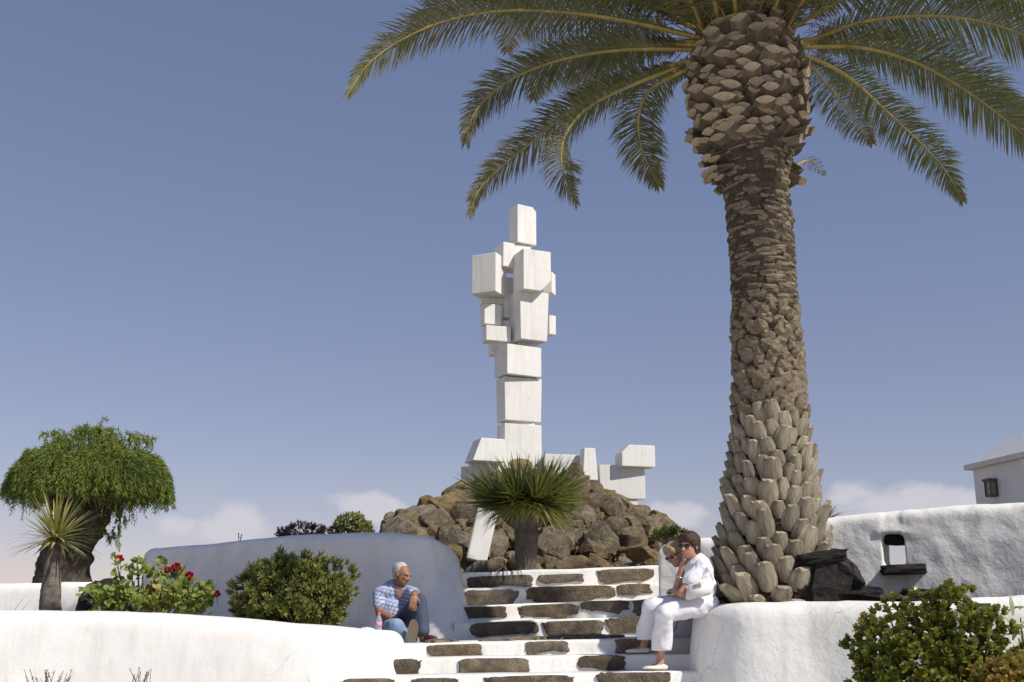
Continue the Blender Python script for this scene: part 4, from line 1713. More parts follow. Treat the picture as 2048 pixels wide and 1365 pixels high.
# bright green shrubs and purple shrub above the curved wall
lf_small = lambda g, p, d, r, t: rosette(g, p, d, 8, .05, .022, r, t, obov3, 1.2)
shrub('leafy_shrub', 'leafy green shrub showing above the curved white wall', 'shrub', P(704, 1060, 14.4), (.24, .25, .21), 170, lf_small, rr, M['bush'], stems=20, lump=.2, tint0=.45, o=9)
shrub('purple_shrub', 'dark purple shrub showing above the curved white wall', 'shrub', P(606, 1072, 14.4), (.34, .25, .16), 260, lambda g, p, d, r, t: rosette(g, p, d, 8, .04, .012, r, t, obov3, 1.0), rr, M['purple'], stems=20, lump=.25, tint0=.35, o=12)
shrub('mound_shrub', 'small bright green shrub between the mound and window wall', 'shrub', P(1340, 1075, 14.5), (.22, .25, .13), 130, lf_small, rr, M['bush'], stems=16, lump=.2, tint0=.3, o=15)


# geranium with red flower heads
def gleaf(g, p, d, r, t):
    for _ in range(7):
        v = (d + Vector((r.gauss(0, .6), r.gauss(0, .6), r.gauss(0, .4)))).normalized()
        n_ = (Vector((0, -.3, 1)) + Vector((r.gauss(0, .4), r.gauss(0, .4), 0))).normalized()
        g.blade(p + v * .03 + Vector((r.gauss(0, .018), r.gauss(0, .018), r.gauss(0, .018))), v, n_, r.uniform(.03, .055), r.uniform(.034, .056), .2, 3, .25, lambda q: [.55, 1, .95, .45][int(round(q * 3))], 0, min(1, t + (.35 if r.random() < .08 else 0)))


gy_ = 11.2
gb = P(290, 1240, gy_)
ger = thing('geranium', 'sprawling green geranium with red flower heads behind the front wall', 'geranium', tuple(gb))
g, s = Geo(), Geo()
GT = [(235, 1130), (262, 1140), (285, 1150), (275, 1132), (320, 1135), (330, 1152), (345, 1160), (300, 1148), (352, 1165), (360, 1150), (380, 1165), (378, 1175), (395, 1190), (410, 1178), (418, 1190), (425, 1205), (268, 1160), (250, 1172), (240, 1185), (180, 1185), (170, 1192), (195, 1190), (205, 1200), (215, 1185), (230, 1160), (310, 1175), (335, 1178), (360, 1190), (345, 1196)]
for (x, y) in GT:
    for _ in range(3):
        p = P(x + rr.gauss(0, 5), y + rr.gauss(0, 5), gy_ + rr.gauss(0, .14))
        gleaf(g, p, Vector((0, 0, 1)), rr, rr.uniform(.1, .5))
    b = P(290 + (x - 290) * .45, 1245, gy_ + rr.gauss(0, .05))
    p = P(x, y + 3, gy_)
    m_ = b.lerp(p, .6) + Vector((rr.gauss(0, .05), rr.gauss(0, .05), -.04))
    s.tube([b, m_, p], [.012, .010, .007], 6, 0, .5, False)
for _ in range(170):
    x = rr.uniform(185, 420); y = rr.uniform(1185, 1232)
    p = P(x, y, gy_ + rr.gauss(0, .16))
    gleaf(g, p, Vector((0, 0, 1)), rr, rr.uniform(.15, .55) + (.4 if 280 < x < 365 and rr.random() < .45 else 0))
child('foliage', g.mesh('foliage'), M['geran'], ger)
child('stems', s.mesh('stems', True), M['stem'], ger)
for (x, y, r_) in ((239, 1119, 8), (335, 1141, 6.5), (352, 1136, 9), (378, 1152, 8), (433, 1189, 7)):
    g = Geo()
    c = P(x, y, gy_ - .05)
    rad = r_ / ppm(gy_)
    for k in range(46):
        d = Vector((rr.gauss(0, 1), rr.gauss(0, 1), rr.gauss(.3, .8))).normalized()
        g.blade(c + d * rad * .45, d, Vector((rr.gauss(0, 1), rr.gauss(0, 1), 1)), rad * .75, rad * .8, 0, 2, .2, lambda q: [.4, 1, .6][int(round(q * 2))], 0, rr.random())
    fl = child('flower_head', g.mesh('flower_head'), M['red'], ger)
    s = Geo(); s.tube([c, c + Vector((.02, 0, -.10))], [.004, .004], 5)
    child('flower_stalk', s.mesh('flower_stalk'), M['stem'], ger)
# rock beside the geranium
o = link('garden_rock', rock_mesh('garden_rock', 41, 4, 10, .22), M['basalt'])
o.location = P(195, 1205, 11.75); o.scale = (.33, .28, .24)
tag(o, 'dark lava rock half hidden by the geranium', 'rock')

# jade bush in the lower right corner, with smaller bushes beside it
lf_jade = lambda g, p, d, r, t: rosette(g, p, d, 9, .042, .032, r, t, obov3, 1.15)
shrub('jade_bush', 'big glossy green succulent bush filling the lower right corner', 'bush', P(1888, 1368, 7.1), (.57, .45, .50), 1500, lf_jade, rr, M['jade'], base=P(1900, 1500, 7.2), lower=-.7, stems=70, lump=.34, inner=.55, tint0=.42, o=21)
shrub('yellow_bush', 'small yellowish succulent bush in front of the glossy green bush', 'bush', P(2030, 1372, 6.6), (.22, .2, .15), 230, lf_jade, rr, M['jade'], base=P(2030, 1440, 6.6), lower=-.3, stems=24, lump=.15, tint0=.74, o=25)
pe = thing('striped_plant', 'plant with pale-edged curling leaves at the right edge', 'plant', tuple(P(2060, 1400, 7.6)))
g = Geo()
for k in range(46):
    p = P(rr.uniform(2015, 2110), rr.uniform(1215, 1330), 7.5 + rr.gauss(0, .12))
    v = Vector((rr.uniform(-1, .6), rr.uniform(-.8, .3), rr.uniform(-.2, .8))).normalized()
    g.blade(p, v, Vector((0, -.4, 1)), rr.uniform(.12, .2), rr.uniform(.03, .045), 1.1, 5, .3, lambda q: math.sin(math.pi * min(1, .12 + q * .86)), 0, rr.random())
s = Geo()
for k in range(8):
    p = P(rr.uniform(2025, 2100), rr.uniform(1215, 1290), 7.55)
    s.tube([P(2060, 1420, 7.6), P(2050, 1330, 7.6), p], [.014, .011, .005], 5, 0, .5, False)
child('foliage', g.mesh('foliage'), M['pale_leaf'], pe)
child('stems', s.mesh('stems', True), M['stem'], pe)
# long blades entering from the right edge
ag = thing('blade_plant', 'long yellow-green pointed blades reaching in at the right edge', 'plant', tuple(P(2110, 1150, 7.9)))
for (x, y, x2, y2) in ((2140, 1110, 2014, 1098), (2140, 1090, 2026, 1052), (2130, 1060, 2032, 904), (2140, 1125, 2042, 1130), (2150, 1060, 2090, 960), (2180, 1060, 2200, 930), (2170, 1090, 2300, 1000)):
    g = Geo()
    a, b = P(x, y, 7.9), P(x2, y2, 7.9 + rr.uniform(-.2, .2))
    g.blade(a, (b - a), Vector((0, -.3, 1)), (b - a).length, .045, .0, 6, .4, lambda q: 1 - .25 * q if q < .6 else .85 * (1 - (q - .6) / .4), 0, rr.uniform(.3, .8))
    child('blade', g.mesh('blade'), M['yucca'], ag)
g = Geo(); g.tube([P(2140, 1330, 7.9), P(2145, 1200, 7.9), P(2145, 1080, 7.9)], [.07, .06, .05], 10)
child('stalk', g.mesh('stalk', True), M['yucca_bark'], ag)
# weeds in front of the left wall
for (xs, lab) in (((60, 75, 88, 95, 100, 118, 125, 140), 'dry grassy weed at the foot of the left wall'), ((262, 272, 285, 292, 298), 'twiggy weed with round seed heads at the left wall')):
    Yw = 8.6
    b0 = P(sum(xs) / len(xs), 1400, Yw)
    w = thing('weed', lab, 'weed', tuple(b0))
    g = Geo()
    for x in xs:
        for _ in range(3):
            top = P(x + rr.gauss(0, 5), rr.uniform(1338, 1362), Yw + rr.gauss(0, .05))
            b = b0 + Vector((rr.gauss(0, .05), rr.gauss(0, .05), -.1))
            g.tube([b, b.lerp(top, .6) + Vector((rr.gauss(0, .01), 0, 0)), top], [.003, .0025, .002], 4, 0, rr.random(), False)
            for q in range(8):
                e = b.lerp(top, rr.uniform(.55, 1.02))
                v = Vector((rr.gauss(0, 1), rr.gauss(0, 1), rr.gauss(.6, .5))).normalized()
                g.blade(e, v, Vector((0, 0, 1)), rr.uniform(.015, .03), .009, 0, 2, 0, None, 0, rr.random())
    child('sprigs', g.mesh('sprigs'), M['weed'], w)
# twig on top of the curved wall, spiky tuft behind the window wall
w = thing('wall_twig', 'tiny dry twig sticking up over the curved wall', 'twig', tuple(P(480, 1090, 13.6)))
g = Geo()
for k in range(4):
    top = P(478 + rr.gauss(0, 3), 1071 + rr.gauss(0, 3), 13.6)
    g.tube([P(479, 1092, 13.6), top], [.004, .003], 4, 0, .4, False)
    for q in range(6): g.blade(top, Vector((rr.gauss(0, 1), rr.gauss(0, 1), rr.gauss(.3, .6))), Vector((0, 0, 1)), .03, .014, 0, 2, 0, None, 0, rr.random())
child('sprigs', g.mesh('sprigs'), M['purple'], w)
w = thing('spiky_tuft', 'small spiky green tuft peeping over the wall right of palm', 'plant', tuple(P(1655, 1050, 12.6)))
g = Geo()
for k in range(46):
    v = Vector((rr.gauss(.25, .5), rr.gauss(0, .4), rr.uniform(.2, 1))).normalized()
    g.blade(P(1652, 1040, 12.6), v, Vector((0, -1, .3)), rr.uniform(.16, .25), .010, .2, 3, .2, None, 0, rr.uniform(.2, .8))
child('leaf_tuft', g.mesh('leaf_tuft'), M['dragon'], w)

# ------------------------------------------------------------------ black rocks beside the palm
def lone_rock(px, py, Y, sc, rot, seed, label, planes=10):
    o = link('lava_rock', rough_block('lava_rock', seed, .2) if planes != 12 else rock_mesh('lava_rock', seed, 4, 9, .12), M['basalt'])
    o.location = P(px, py, Y); o.scale = sc; o.rotation_euler = tuple(R(q) for q in rot)
    return tag(o, label, 'rock', 'black rocks beside the palm')


lone_rock(1650, 1166, 9.60, (.185, .13, .20), (0, 8, 15), 51, 'largest upright black rock at the foot of the palm')
lone_rock(1642, 1114, 9.55, (.185, .13, .040), (6, -9, 8), 52, 'flat black slab lying on top of the rock pile')
lone_rock(1694, 1146, 9.62, (.23, .17, .14), (0, 30, 10), 53, 'tilted black rock on the right of the rock pile', 12)
lone_rock(1596, 1168, 9.62, (.08, .13, .18), (0, -6, 0), 54, 'narrow black rock wedged between palm and rock pile')
lone_rock(1722, 1188, 9.72, (.15, .13, .06), (0, 4, 0), 56, 'low black rock at the right foot of the rock pile')
lone_rock(1856, 1189, 9.55, (.19, .12, .038), (0, 2, -8), 55, 'flat black rock lying alone on the planter edge')


# ------------------------------------------------------------------ people
def skin_mat(name, col):
    m, nt, b = new_mat(name)
    n = noise_node(nt, 14, 4)
    c = ramp(nt, n.outputs[0], [(.3, tuple(x * .88 for x in col)), (.7, tuple(min(1, x * 1.1) for x in col))])
    nt.links.new(c, b.inputs['Base Color'])
    b.inputs['Roughness'].default_value = .5
    b.inputs['Specular IOR Level'].default_value = .35
    b.inputs['Subsurface Weight'].default_value = .08
    b.inputs['Subsurface Radius'].default_value = (.012, .005, .003)
    return m


def head_geo(g, c, f, u, s=1.0, nose=1.0):
    f = f.normalized(); r = f.cross(u).normalized(); u = r.cross(f).normalized()
    L = lambda a, b, d: Vector(c) + (r * a + f * b + u * d) * s
    A = lambda a, b, d: (r * a * s, f * b * s, u * d * s)
    g.ell(L(0, -.012, .032), A(.073, .094, .088))
    g.ell(L(0, .030, -.035), A(.060, .062, .075))
    g.ell(L(0, .052, -.072), A(.036, .036, .035))
    g.ell(L(0, .078, .028), A(.05, .018, .014))            # brow
    g.capsule(L(0, .090, .012), L(0, .112 * nose, -.022), .009 * s, .0145 * s, 10)
    for k in (-1, 1):
        g.ell(L(.018 * k, .094, -.026), A(.009, .010, .008))
        g.ell(L(.034 * k, .074, -.010), A(.020, .018, .018))   # cheek
        g.ell(L(.073 * k, -.006, -.004), A(.010, .019, .031))
    g.ell(L(0, .088, -.048), A(.022, .011, .006))
    g.ell(L(0, .086, -.059), A(.019, .011, .007))
    return L, A, r, f, u


def hand_geo(g, wrist, d, pn, curl=.5, s=1.0, thumb=1):
    """wrist, direction of the fingers, palm normal (the way the fingers curl), side of the thumb"""
    d = d.normalized(); pn = (pn - d * pn.dot(d)).normalized(); sd = d.cross(pn).normalized() * thumb
    w = Vector(wrist)
    g.ell(w + d * .045 * s, (sd * .041 * s, d * .055 * s, pn * .017 * s), 14)
    for k, ln in enumerate((.068, .078, .073, .057)):
        b = w + d * .085 * s + sd * (.030 - .020 * k) * s
        d1 = (d * math.cos(curl * .7) + pn * math.sin(curl * .7) + sd * (.10 - .06 * k)).normalized()
        m_ = b + d1 * ln * .5 * s
        d2 = (d * math.cos(curl * 1.7) + pn * math.sin(curl * 1.7)).normalized()
        e = m_ + d2 * ln * .52 * s
        g.capsule(b - d1 * .02 * s, m_, .0092 * s, .0086 * s, 10)
        g.capsule(m_, e, .0086 * s, .0070 * s, 10)
    b = w + d * .022 * s + sd * .030 * s
    m_ = b + (sd * .7 + d * .75 + pn * .3).normalized() * .042 * s
    e = m_ + (sd * .2 + d * .9 + pn * .45).normalized() * .032 * s
    g.capsule(b, m_, .0125 * s, .0100 * s, 10); g.capsule(m_, e, .0100 * s, .0078 * s, 10)


def eyes(parent, L, f, s, col=(.02, .012, .01)):
    m = M.setdefault('eye', mat_simple('eye_dark', (.05, .04, .035), .2, .1))
    for k in (-1, 1):
        g = Geo(); g.ell(L(.030 * k, .0825, .008), (Vector((1, 0, 0)) * .010, Vector((0, 1, 0)) * .010, Vector((0, 0, 1)) * .006), 10)
        child('eye', g.mesh('eye', True), m, parent)


def hair_mesh(c, f, u, s=1.0, back=.016, grow=.012, fringe=0.0, low=-.02, sides=0.0, seed=0):
    g = Geo()
    f = f.normalized(); r = f.cross(u).normalized(); u = r.cross(f).normalized()
    L = lambda a, b, d: Vector(c) + (r * a + f * b + u * d) * s
    A = lambda a, b, d: (r * a * s, f * b * s, u * d * s)
    g.ell(L(0, -.012 - back, .042), A(.073 + grow, .094 + grow * .6, .088 + grow))
    g.ell(L(0, -.050, .0 + low), A(.066 + grow * .5, .052 + grow, .07) if grow > .006 else A(.064, .048, .052))
    for k in ((-1, 1) if grow > .006 else ()):
        g.ell(L(.062 * k, -.022 + sides * .5, .018), A(.020, .045 + sides * .3, .055))
    if fringe:
        g.ell(L(0, .060, .082), A(.062, .034, .030 + .012 * fringe))
        for k in (-1, 1): g.ell(L(.046 * k, .055, .062), A(.026, .030, .036))
    me = remeshed(g.v, g.f, .007, 3, 'hair')
    me.update()
    for v in me.vertices:
        q = v.co - Vector(c)
        w = Vector((q.dot(r) * 3, q.dot(f) * 3, q.dot(u) * .6))
        v.co += v.normal * (.0045 * nz(w, 22, seed) + .0022 * nz(w, 50, seed))
    me.update()
    return me


def shoe_geo(g, heel, toe, h=.05, w=.042):
    d = (toe - heel).normalized()
    r = d.cross(Vector((0, 0, 1))).normalized()
    g.ell(heel + d * .05 + Vector((0, 0, h * .6)), (r * w * .85, d * .065, Vector((0, 0, h * .8))), 14)
    g.ell(heel.lerp(toe, .55) + Vector((0, 0, h * .45)), (r * w, d * .11, Vector((0, 0, h * .62))), 14)
    g.ell(toe - d * .06 + Vector((0, 0, h * .42)), (r * w * 1.02, d * .07, Vector((0, 0, h * .5))), 14)


def sole(heel, toe, w=.046, th=.016):
    d = (toe - heel).normalized()
    r = d.cross(Vector((0, 0, 1))).normalized()
    n = 24
    L = (toe - heel).length
    vs, fs = [], []
    for z in (0, th):
        for k in range(n):
            a = 2 * math.pi * k / n
            x = math.cos(a)
            ww = w * (1.05 if x > 0 else .88)
            vs.append(heel.lerp(toe, .5) + d * (x * L * .52) + r * (math.copysign(abs(math.sin(a)) ** .8, math.sin(a)) * ww) + Vector((0, 0, z)))
    for k in range(n): fs.append([k, (k + 1) % n, n + (k + 1) % n, n + k])
    fs.append(list(range(n))[::-1]); fs.append(list(range(n, 2 * n)))
    return mesh_from('sole', vs, fs)


def finish(g, name, voxel, sm, mat, parent, wr=0.0, ws=14, seed=0):
    me = remeshed(g.v, g.f, voxel, sm, name)
    if wr: displace(me, wr, ws, seed, 3)
    return child(name, me, mat, parent)


M['skin_man'] = skin_mat('skin_tanned', (.30, .145, .085))
M['skin_w1'] = skin_mat('skin_warm', (.44, .235, .15))
M['skin_w2'] = skin_mat('skin_light', (.46, .27, .19))
M['hair_grey'] = mat_simple('hair_grey', (.46, .44, .42), .6, .5, 45, .003, stretch=(1, 1, .25))
M['hair_dark'] = mat_simple('hair_dark_brown', (.050, .026, .017), .72, .4, 60, .003, stretch=(1, 1, .25))
M['hair_fair'] = mat_simple('hair_light_brown', (.34, .235, .145), .75, .35, 60, .003, stretch=(1, 1, .25))
M['white_cloth'] = mat_simple('white_cloth', (.74, .73, .78), .85, .04, 12, .003)
M['white_cloth2'] = mat_simple('white_trousers', (.74, .72, .78), .6, .04, 8, .004)
M['white_shoe'] = mat_simple('white_shoe', (.68, .65, .58), .55, .08, 25, .002)
M['bag'] = mat_simple('white_bag', (.74, .72, .68), .3, .05, 15, .001, spec=.5)
M['lens'] = mat_simple('dark_lens', (.008, .008, .010), .12, .1, 5, spec=.6)
M['sole'] = mat_simple('shoe_sole', (.16, .125, .085), .9, .4, 50, .006)
M['shoe_red'] = mat_simple('shoe_maroon', (.075, .022, .02), .5, .25, 20)
M['silver'] = mat_simple('silver', (.75, .74, .72), .25, .05, 5, metal=1.0)


def mat_denim(name, col, fade):
    m, nt, b = new_mat(name)
    n = noise_node(nt, 5, 4); n2 = noise_node(nt, 160, 2)
    c = ramp(nt, n.outputs[0], [(.3, col), (.72, fade)])
    nt.links.new(c, b.inputs['Base Color'])
    b.inputs['Roughness'].default_value = .85
    bump(nt, b, [(n2.outputs[0], .3, .002)])
    return m


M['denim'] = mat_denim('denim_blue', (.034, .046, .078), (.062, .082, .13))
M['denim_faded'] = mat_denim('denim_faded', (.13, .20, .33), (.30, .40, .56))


def mat_plaid():
    m, nt, b = new_mat('plaid_shirt_cloth')
    tc = N(nt, 'ShaderNodeTexCoord')
    mp = N(nt, 'ShaderNodeMapping')
    mp.inputs['Rotation'].default_value = (0, R(-14), R(10))
    nt.links.new(tc.outputs['Object'], mp.inputs[0])
    sx = N(nt, 'ShaderNodeSeparateXYZ')
    nt.links.new(mp.outputs[0], sx.inputs[0])
    def stripes(sock, period, width, ph=0.0):
        a = N(nt, 'ShaderNodeMath', operation='MULTIPLY_ADD'); a.inputs[1].default_value = 1 / period; a.inputs[2].default_value = ph
        f = N(nt, 'ShaderNodeMath', operation='FRACT')
        l = N(nt, 'ShaderNodeMath', operation='LESS_THAN'); l.inputs[1].default_value = width
        nt.links.new(sock, a.inputs[0]); nt.links.new(a.outputs[0], f.inputs[0]); nt.links.new(f.outputs[0], l.inputs[0])
        return l.outputs[0]
    xy = N(nt, 'ShaderNodeMath', operation='SUBTRACT')
    nt.links.new(sx.outputs[0], xy.inputs[0]); nt.links.new(sx.outputs[1], xy.inputs[1])
    v1 = stripes(xy.outputs[0], .036, .36); v2 = stripes(sx.outputs[2], .036, .36, .2)
    col = None
    base = N(nt, 'ShaderNodeRGB'); base.outputs[0].default_value = (.50, .53, .64, 1)
    col = base.outputs[0]
    for v, c, k in ((v1, (.10, .14, .36), .62), (v2, (.12, .17, .40), .62)):
        mx = N(nt, 'ShaderNodeMix', data_type='RGBA')
        mu = N(nt, 'ShaderNodeMath', operation='MULTIPLY'); mu.inputs[1].default_value = k
        nt.links.new(v, mu.inputs[0]); nt.links.new(mu.outputs[0], mx.inputs[0])
        nt.links.new(col, mx.inputs[6]); mx.inputs[7].default_value = (*c, 1)
        col = mx.outputs[2]
    nt.links.new(col, b.inputs['Base Color'])
    b.inputs['Roughness'].default_value = .85
    return m


M['plaid'] = mat_plaid()


def glasses(parent, L, A, s=1.0):
    rx, ry, rz = A(1, 0, 0)[0], A(0, 1, 0)[1], A(0, 0, 1)[2]
    gl = None
    g = Geo()
    for k in (-1, 1):
        g.ell(L(.033 * k, .097 - .006, .010), (rx * .029, ry * .010, rz * .021), 16)
    g.capsule(L(-.012, .102, .014), L(.012, .102, .014), .004, .004, 8)
    for k in (-1, 1):
        g.capsule(L(.058 * k, .086, .014), L(.080 * k, -.01, .012), .0045, .004, 8)
    return child('sunglasses', g.mesh('sunglasses', True), M['lens'], parent)


# --- seated man
def J(px, py, Y): return P(px, py, Y)


man = thing('person', 'grey-haired person in blue plaid shirt and jeans sitting against the white wall', 'person', tuple(J(785, 1283, 11.6)))
hip = J(783, 1252, 11.72); belly = J(786, 1225, 11.70); chest = J(788, 1194, 11.74)
shR, shL = J(758, 1187, 11.68), J(818, 1186, 11.66)
neck0, neckh = J(793, 1180, 11.72), J(799, 1158, 11.66)
hc = J(803, 1151, 11.63)
fdir = Vector((.80, -.52, -.26)).normalized(); udir = Vector((.20, -.02, 1)).normalized()
elR, haR = J(759, 1226, 11.58), J(806, 1250, 11.36)
elL, haL = J(833, 1190, 11.42), J(827, 1190, 11.20)
hipR, hipL = J(772, 1258, 11.68), J(797, 1256, 11.68)
knR, anR = J(792, 1256, 11.17), J(818, 1278, 11.30)
knL, anL = J(838, 1203, 11.35), J(845, 1272, 11.25)
g = Geo()
L, A, rv, fv, uv = head_geo(g, hc, fdir, udir, .97)
g.capsule(neck0, neckh, .062, .056)
g.capsule(shR, elR, .050, .043); g.capsule(elR, haR, .043, .029)
g.capsule(shL, elL, .050, .043); g.capsule(elL, haL + Vector((0, .04, .0)), .043, .030)
hand_geo(g, haR, Vector((.75, -.35, -.35)), Vector((0, .3, -1)), .4, 1.0, 1)
hand_geo(g, haL + Vector((0, .03, 0)), Vector((-.05, -.25, -1)), Vector((-.1, 1, -.3)), .35, 1.0, 1)
g.ell(chest, (Vector((.15, 0, 0)), Vector((0, .10, 0)), Vector((0, 0, .18))))
g.ell(hip, (Vector((.16, 0, 0)), Vector((0, .13, 0)), Vector((0, 0, .12))))
g.capsule(chest, hip, .10, .12)
g.capsule(hipR, knR, .07, .06); g.capsule(knR, anR, .055, .036)
g.capsule(hipL, knL, .07, .06); g.capsule(knL, anL, .055, .036)
g.capsule(shR, shL, .06, .06)
g.capsule(anL, anL + Vector((.03, -.02, -.03)), .036, .036); g.capsule(anR, anR + Vector((.03, -.05, 0)), .036, .036)
finish(g, 'body', .0065, 3, M['skin_man'], man)
child('hair', hair_mesh(hc, fdir, udir, .96, .022, .004, 0, -.012, -.02, 3), M['hair_grey'], man)
eyes(man, L, fv, 1)
g = Geo()
g.ell(chest + Vector((0, 0, .01)), (Vector((.168, 0, .0)), Vector((0, .125, 0)), Vector((0, 0, .165))))
g.ell(belly + Vector((.01, -.02, 0)), (Vector((.165, 0, 0)), Vector((0, .15, 0)), Vector((0, 0, .16))))
g.ell(hip + Vector((0, 0, .05)), (Vector((.165, 0, 0)), Vector((0, .15, 0)), Vector((0, 0, .10))))
for sh, el in ((shR, elR), (shL, elL)):
    g.capsule(sh, sh.lerp(el, .62), .070, .066)
g.capsule(shR, shL, .072, .072)
finish(g, 'shirt', .010, 3, M['plaid'], man, .010, 9, 2)
g = Geo()     # collar and the open front strip
cp = neck0 + Vector((0, 0, .005))
for a0 in range(0, 12):
    t0, t1 = R(-60 + 300 * a0 / 12 + 40), R(-60 + 300 * (a0 + 1) / 12 + 40)
    rr_ = .078
    g.capsule(cp + Vector((math.cos(t0 + 2.4) * rr_, math.sin(t0 + 2.4) * rr_ * .85, .012)), cp + Vector((math.cos(t1 + 2.4) * rr_, math.sin(t1 + 2.4) * rr_ * .85, .012)), .020, .020, 8)
child('collar', remeshed(g.v, g.f, .008, 3, 'collar'), M['plaid'], man)
g = Geo()
vv = [J(789, 1178, 11.60), J(807, 1178, 11.60), J(800, 1198, 11.575)]
cen = (vv[0] + vv[1] + vv[2]) / 3
g.add([vv[0], vv[1], vv[2], vv[0] + Vector((0, .05, 0)), vv[1] + Vector((0, .05, 0)), vv[2] + Vector((0, .05, 0))], [[0, 2, 1], [3, 4, 5], [0, 1, 4, 3], [1, 2, 5, 4], [2, 0, 3, 5]])
child('chest_skin', recalc(g.mesh('chest_skin')), M['skin_man'], man)
g = Geo()
g.ell(hip - Vector((0, 0, .02)), (Vector((.172, 0, 0)), Vector((0, .155, 0)), Vector((0, 0, .12))))
g.capsule(hipL, knL, .098, .080); g.capsule(knL, anL + Vector((0, 0, .05)), .080, .074)
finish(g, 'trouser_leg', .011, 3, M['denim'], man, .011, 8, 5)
g = Geo()
g.capsule(hipR, knR, .098, .088); g.capsule(knR, anR.lerp(knR, .3), .086, .062)
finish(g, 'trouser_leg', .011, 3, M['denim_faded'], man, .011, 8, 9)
# shoes: one flat on the landing, one with its sole towards the camera
land_z = Z(850, 1287, 11.1)
g = Geo()
h0 = J(842, 1284, 11.30); t0 = J(872, 1288, 11.10)
h0.z = t0.z = land_z + .012
shoe_geo(g, h0, t0, .062, .046)
finish(g, 'shoe', .009, 3, M['shoe_red'], man)
child('sole', sole(h0 - Vector((0, 0, .012)), t0 - Vector((0, 0, .012)), .050, .018), M['sole'], man)
g = Geo()
sc0 = J(825, 1266, 11.02)
g.ell(sc0 + Vector((0, .06, .0)), (Vector((.050, 0, 0)), Vector((0, .055, 0)), Vector((0, 0, .115))), 16)
g.ell(sc0 + Vector((0, .06, -.06)), (Vector((.045, 0, 0)), Vector((0, .06, 0)), Vector((0, 0, .06))), 16)
finish(g, 'shoe', .009, 3, M['shoe_red'], man)
n = 28
vs, fs = [], []
for y in (.0, .02):
    for k in range(n):
        a = 2 * math.pi * k / n
        z = math.sin(a)
        ww = .052 * (1.0 - .12 * (z < 0)) * (1 - .10 * abs(z + .1) ** 3)
        vs.append(sc0 + Vector((math.copysign(abs(math.cos(a)) ** .7, math.cos(a)) * ww + .008 * math.sin(z * 2.2), y, z * .124)))
for k in range(n): fs.append([k, (k + 1) % n, n + (k + 1) % n, n + k])
fs.append(list(range(n))[::-1]); fs.append(list(range(n, 2 * n)))
child('sole', recalc(mesh_from('sole', vs, fs)), M['sole'], man)

# water bottle and pale bundle on the wall
bt = P(757, 1262, 10.72)
bottle = thing('water_bottle', 'clear plastic water bottle with pink label beside the seated man', 'bottle', tuple(bt))
mb, nt, b_ = new_mat('bottle_plastic')
b_.inputs['Base Color'].default_value = (.80, .86, .95, 1)
b_.inputs['Roughness'].default_value = .08
b_.inputs['Transmission Weight'].default_value = .75
b_.inputs['IOR'].default_value = 1.25
def lathe(prof, c, n=20):
    g = Geo()
    for (r, z) in prof:
        for k in range(n):
            a = 2 * math.pi * k / n
            g.v.append(c + Vector((math.cos(a) * r, math.sin(a) * r, z)))
    for j in range(len(prof) - 1):
        for k in range(n):
            k2 = (k + 1) % n
            g.face([j * n + k, j * n + k2, (j + 1) * n + k2, (j + 1) * n + k])
    g.face([k for k in range(n)][::-1]); g.face([(len(prof) - 1) * n + k for k in range(n)])
    return g
bb = bt - Vector((0, 0, .03))
child('bottle_body', lathe([(.026, 0), (.031, .006), (.031, .05), (.029, .055), (.031, .06), (.031, .115), (.024, .14), (.013, .165), (.0125, .175)], bb).mesh('bottle_body', True), mb, bottle)
child('cap', lathe([(.0145, .173), (.0145, .192), (.013, .194)], bb).mesh('cap', True), mat_simple('cap_pink', (.62, .20, .30), .4, .05), bottle)
child('bottle_label', lathe([(.0318, .068), (.0318, .11)], bb).mesh('bottle_label', True), mat_simple('label_pink', (.62, .30, .42), .5, .35, 40), bottle)
g = Geo()
c = P(733, 1262, 10.7)
g.ell(c, (Vector((.07, 0, 0)), Vector((0, .06, 0)), Vector((0, 0, .035))), 20)
g.ell(c + Vector((.03, -.02, -.01)), (Vector((.05, 0, 0)), Vector((0, .05, 0)), Vector((0, 0, .025))), 16)
me = remeshed(g.v, g.f, .006, 2, 'cloth_bundle'); displace(me, .012, 16, 3)
tag(link('cloth_bundle', me, mat_simple('pale_blue_cloth', (.62, .70, .80), .7, .08)), 'pale blue bundle lying on the wall left of the bottle', 'bundle')


# --- woman in front, white blouse and trousers
w1 = thing('person', 'dark-haired person in white blouse, trousers and sunglasses sitting on planter wall', 'person', tuple(J(1405, 1215, 9.85)))
hip = J(1403, 1203, 9.86); belly = J(1402, 1178, 9.86); chest = J(1397, 1146, 9.84)
shN, shF = J(1404, 1135, 9.70), J(1384, 1136, 9.98)
neck0, neckh = J(1390, 1127, 9.84), J(1384, 1106, 9.80)
hc = J(1379, 1094, 9.78)
fdir = Vector((-.66, -.74, -.08)).normalized(); udir = Vector((-.06, -.02, 1)).normalized()
elN, haN = J(1363, 1187, 9.66), J(1352, 1182, 9.86)
elF, haF = J(1352, 1184, 9.86), J(1366, 1126, 9.80)
hipN, hipF = J(1398, 1212, 9.76), J(1392, 1205, 9.98)
knN, anN = J(1327, 1226, 9.66), J(1322, 1316, 9.84)
knF, anF = J(1303, 1214, 9.94), J(1288, 1290, 10.26)
g = Geo()
L, A, rv, fv, uv = head_geo(g, hc, fdir, udir, .93)
g.capsule(neck0, neckh, .05, .047)
g.capsule(shN, elN, .046, .038); g.capsule(elN, haN, .037, .026)
g.capsule(shF, elF, .046, .038); g.capsule(elF, haF, .037, .024)
hand_geo(g, haN, Vector((-.3, .9, .1)), Vector((0, 0, -1)), .6, .88)
hand_geo(g, haF, Vector((.22, -.05, 1)), Vector((.9, .1, -.2)), .45, .90, -1)
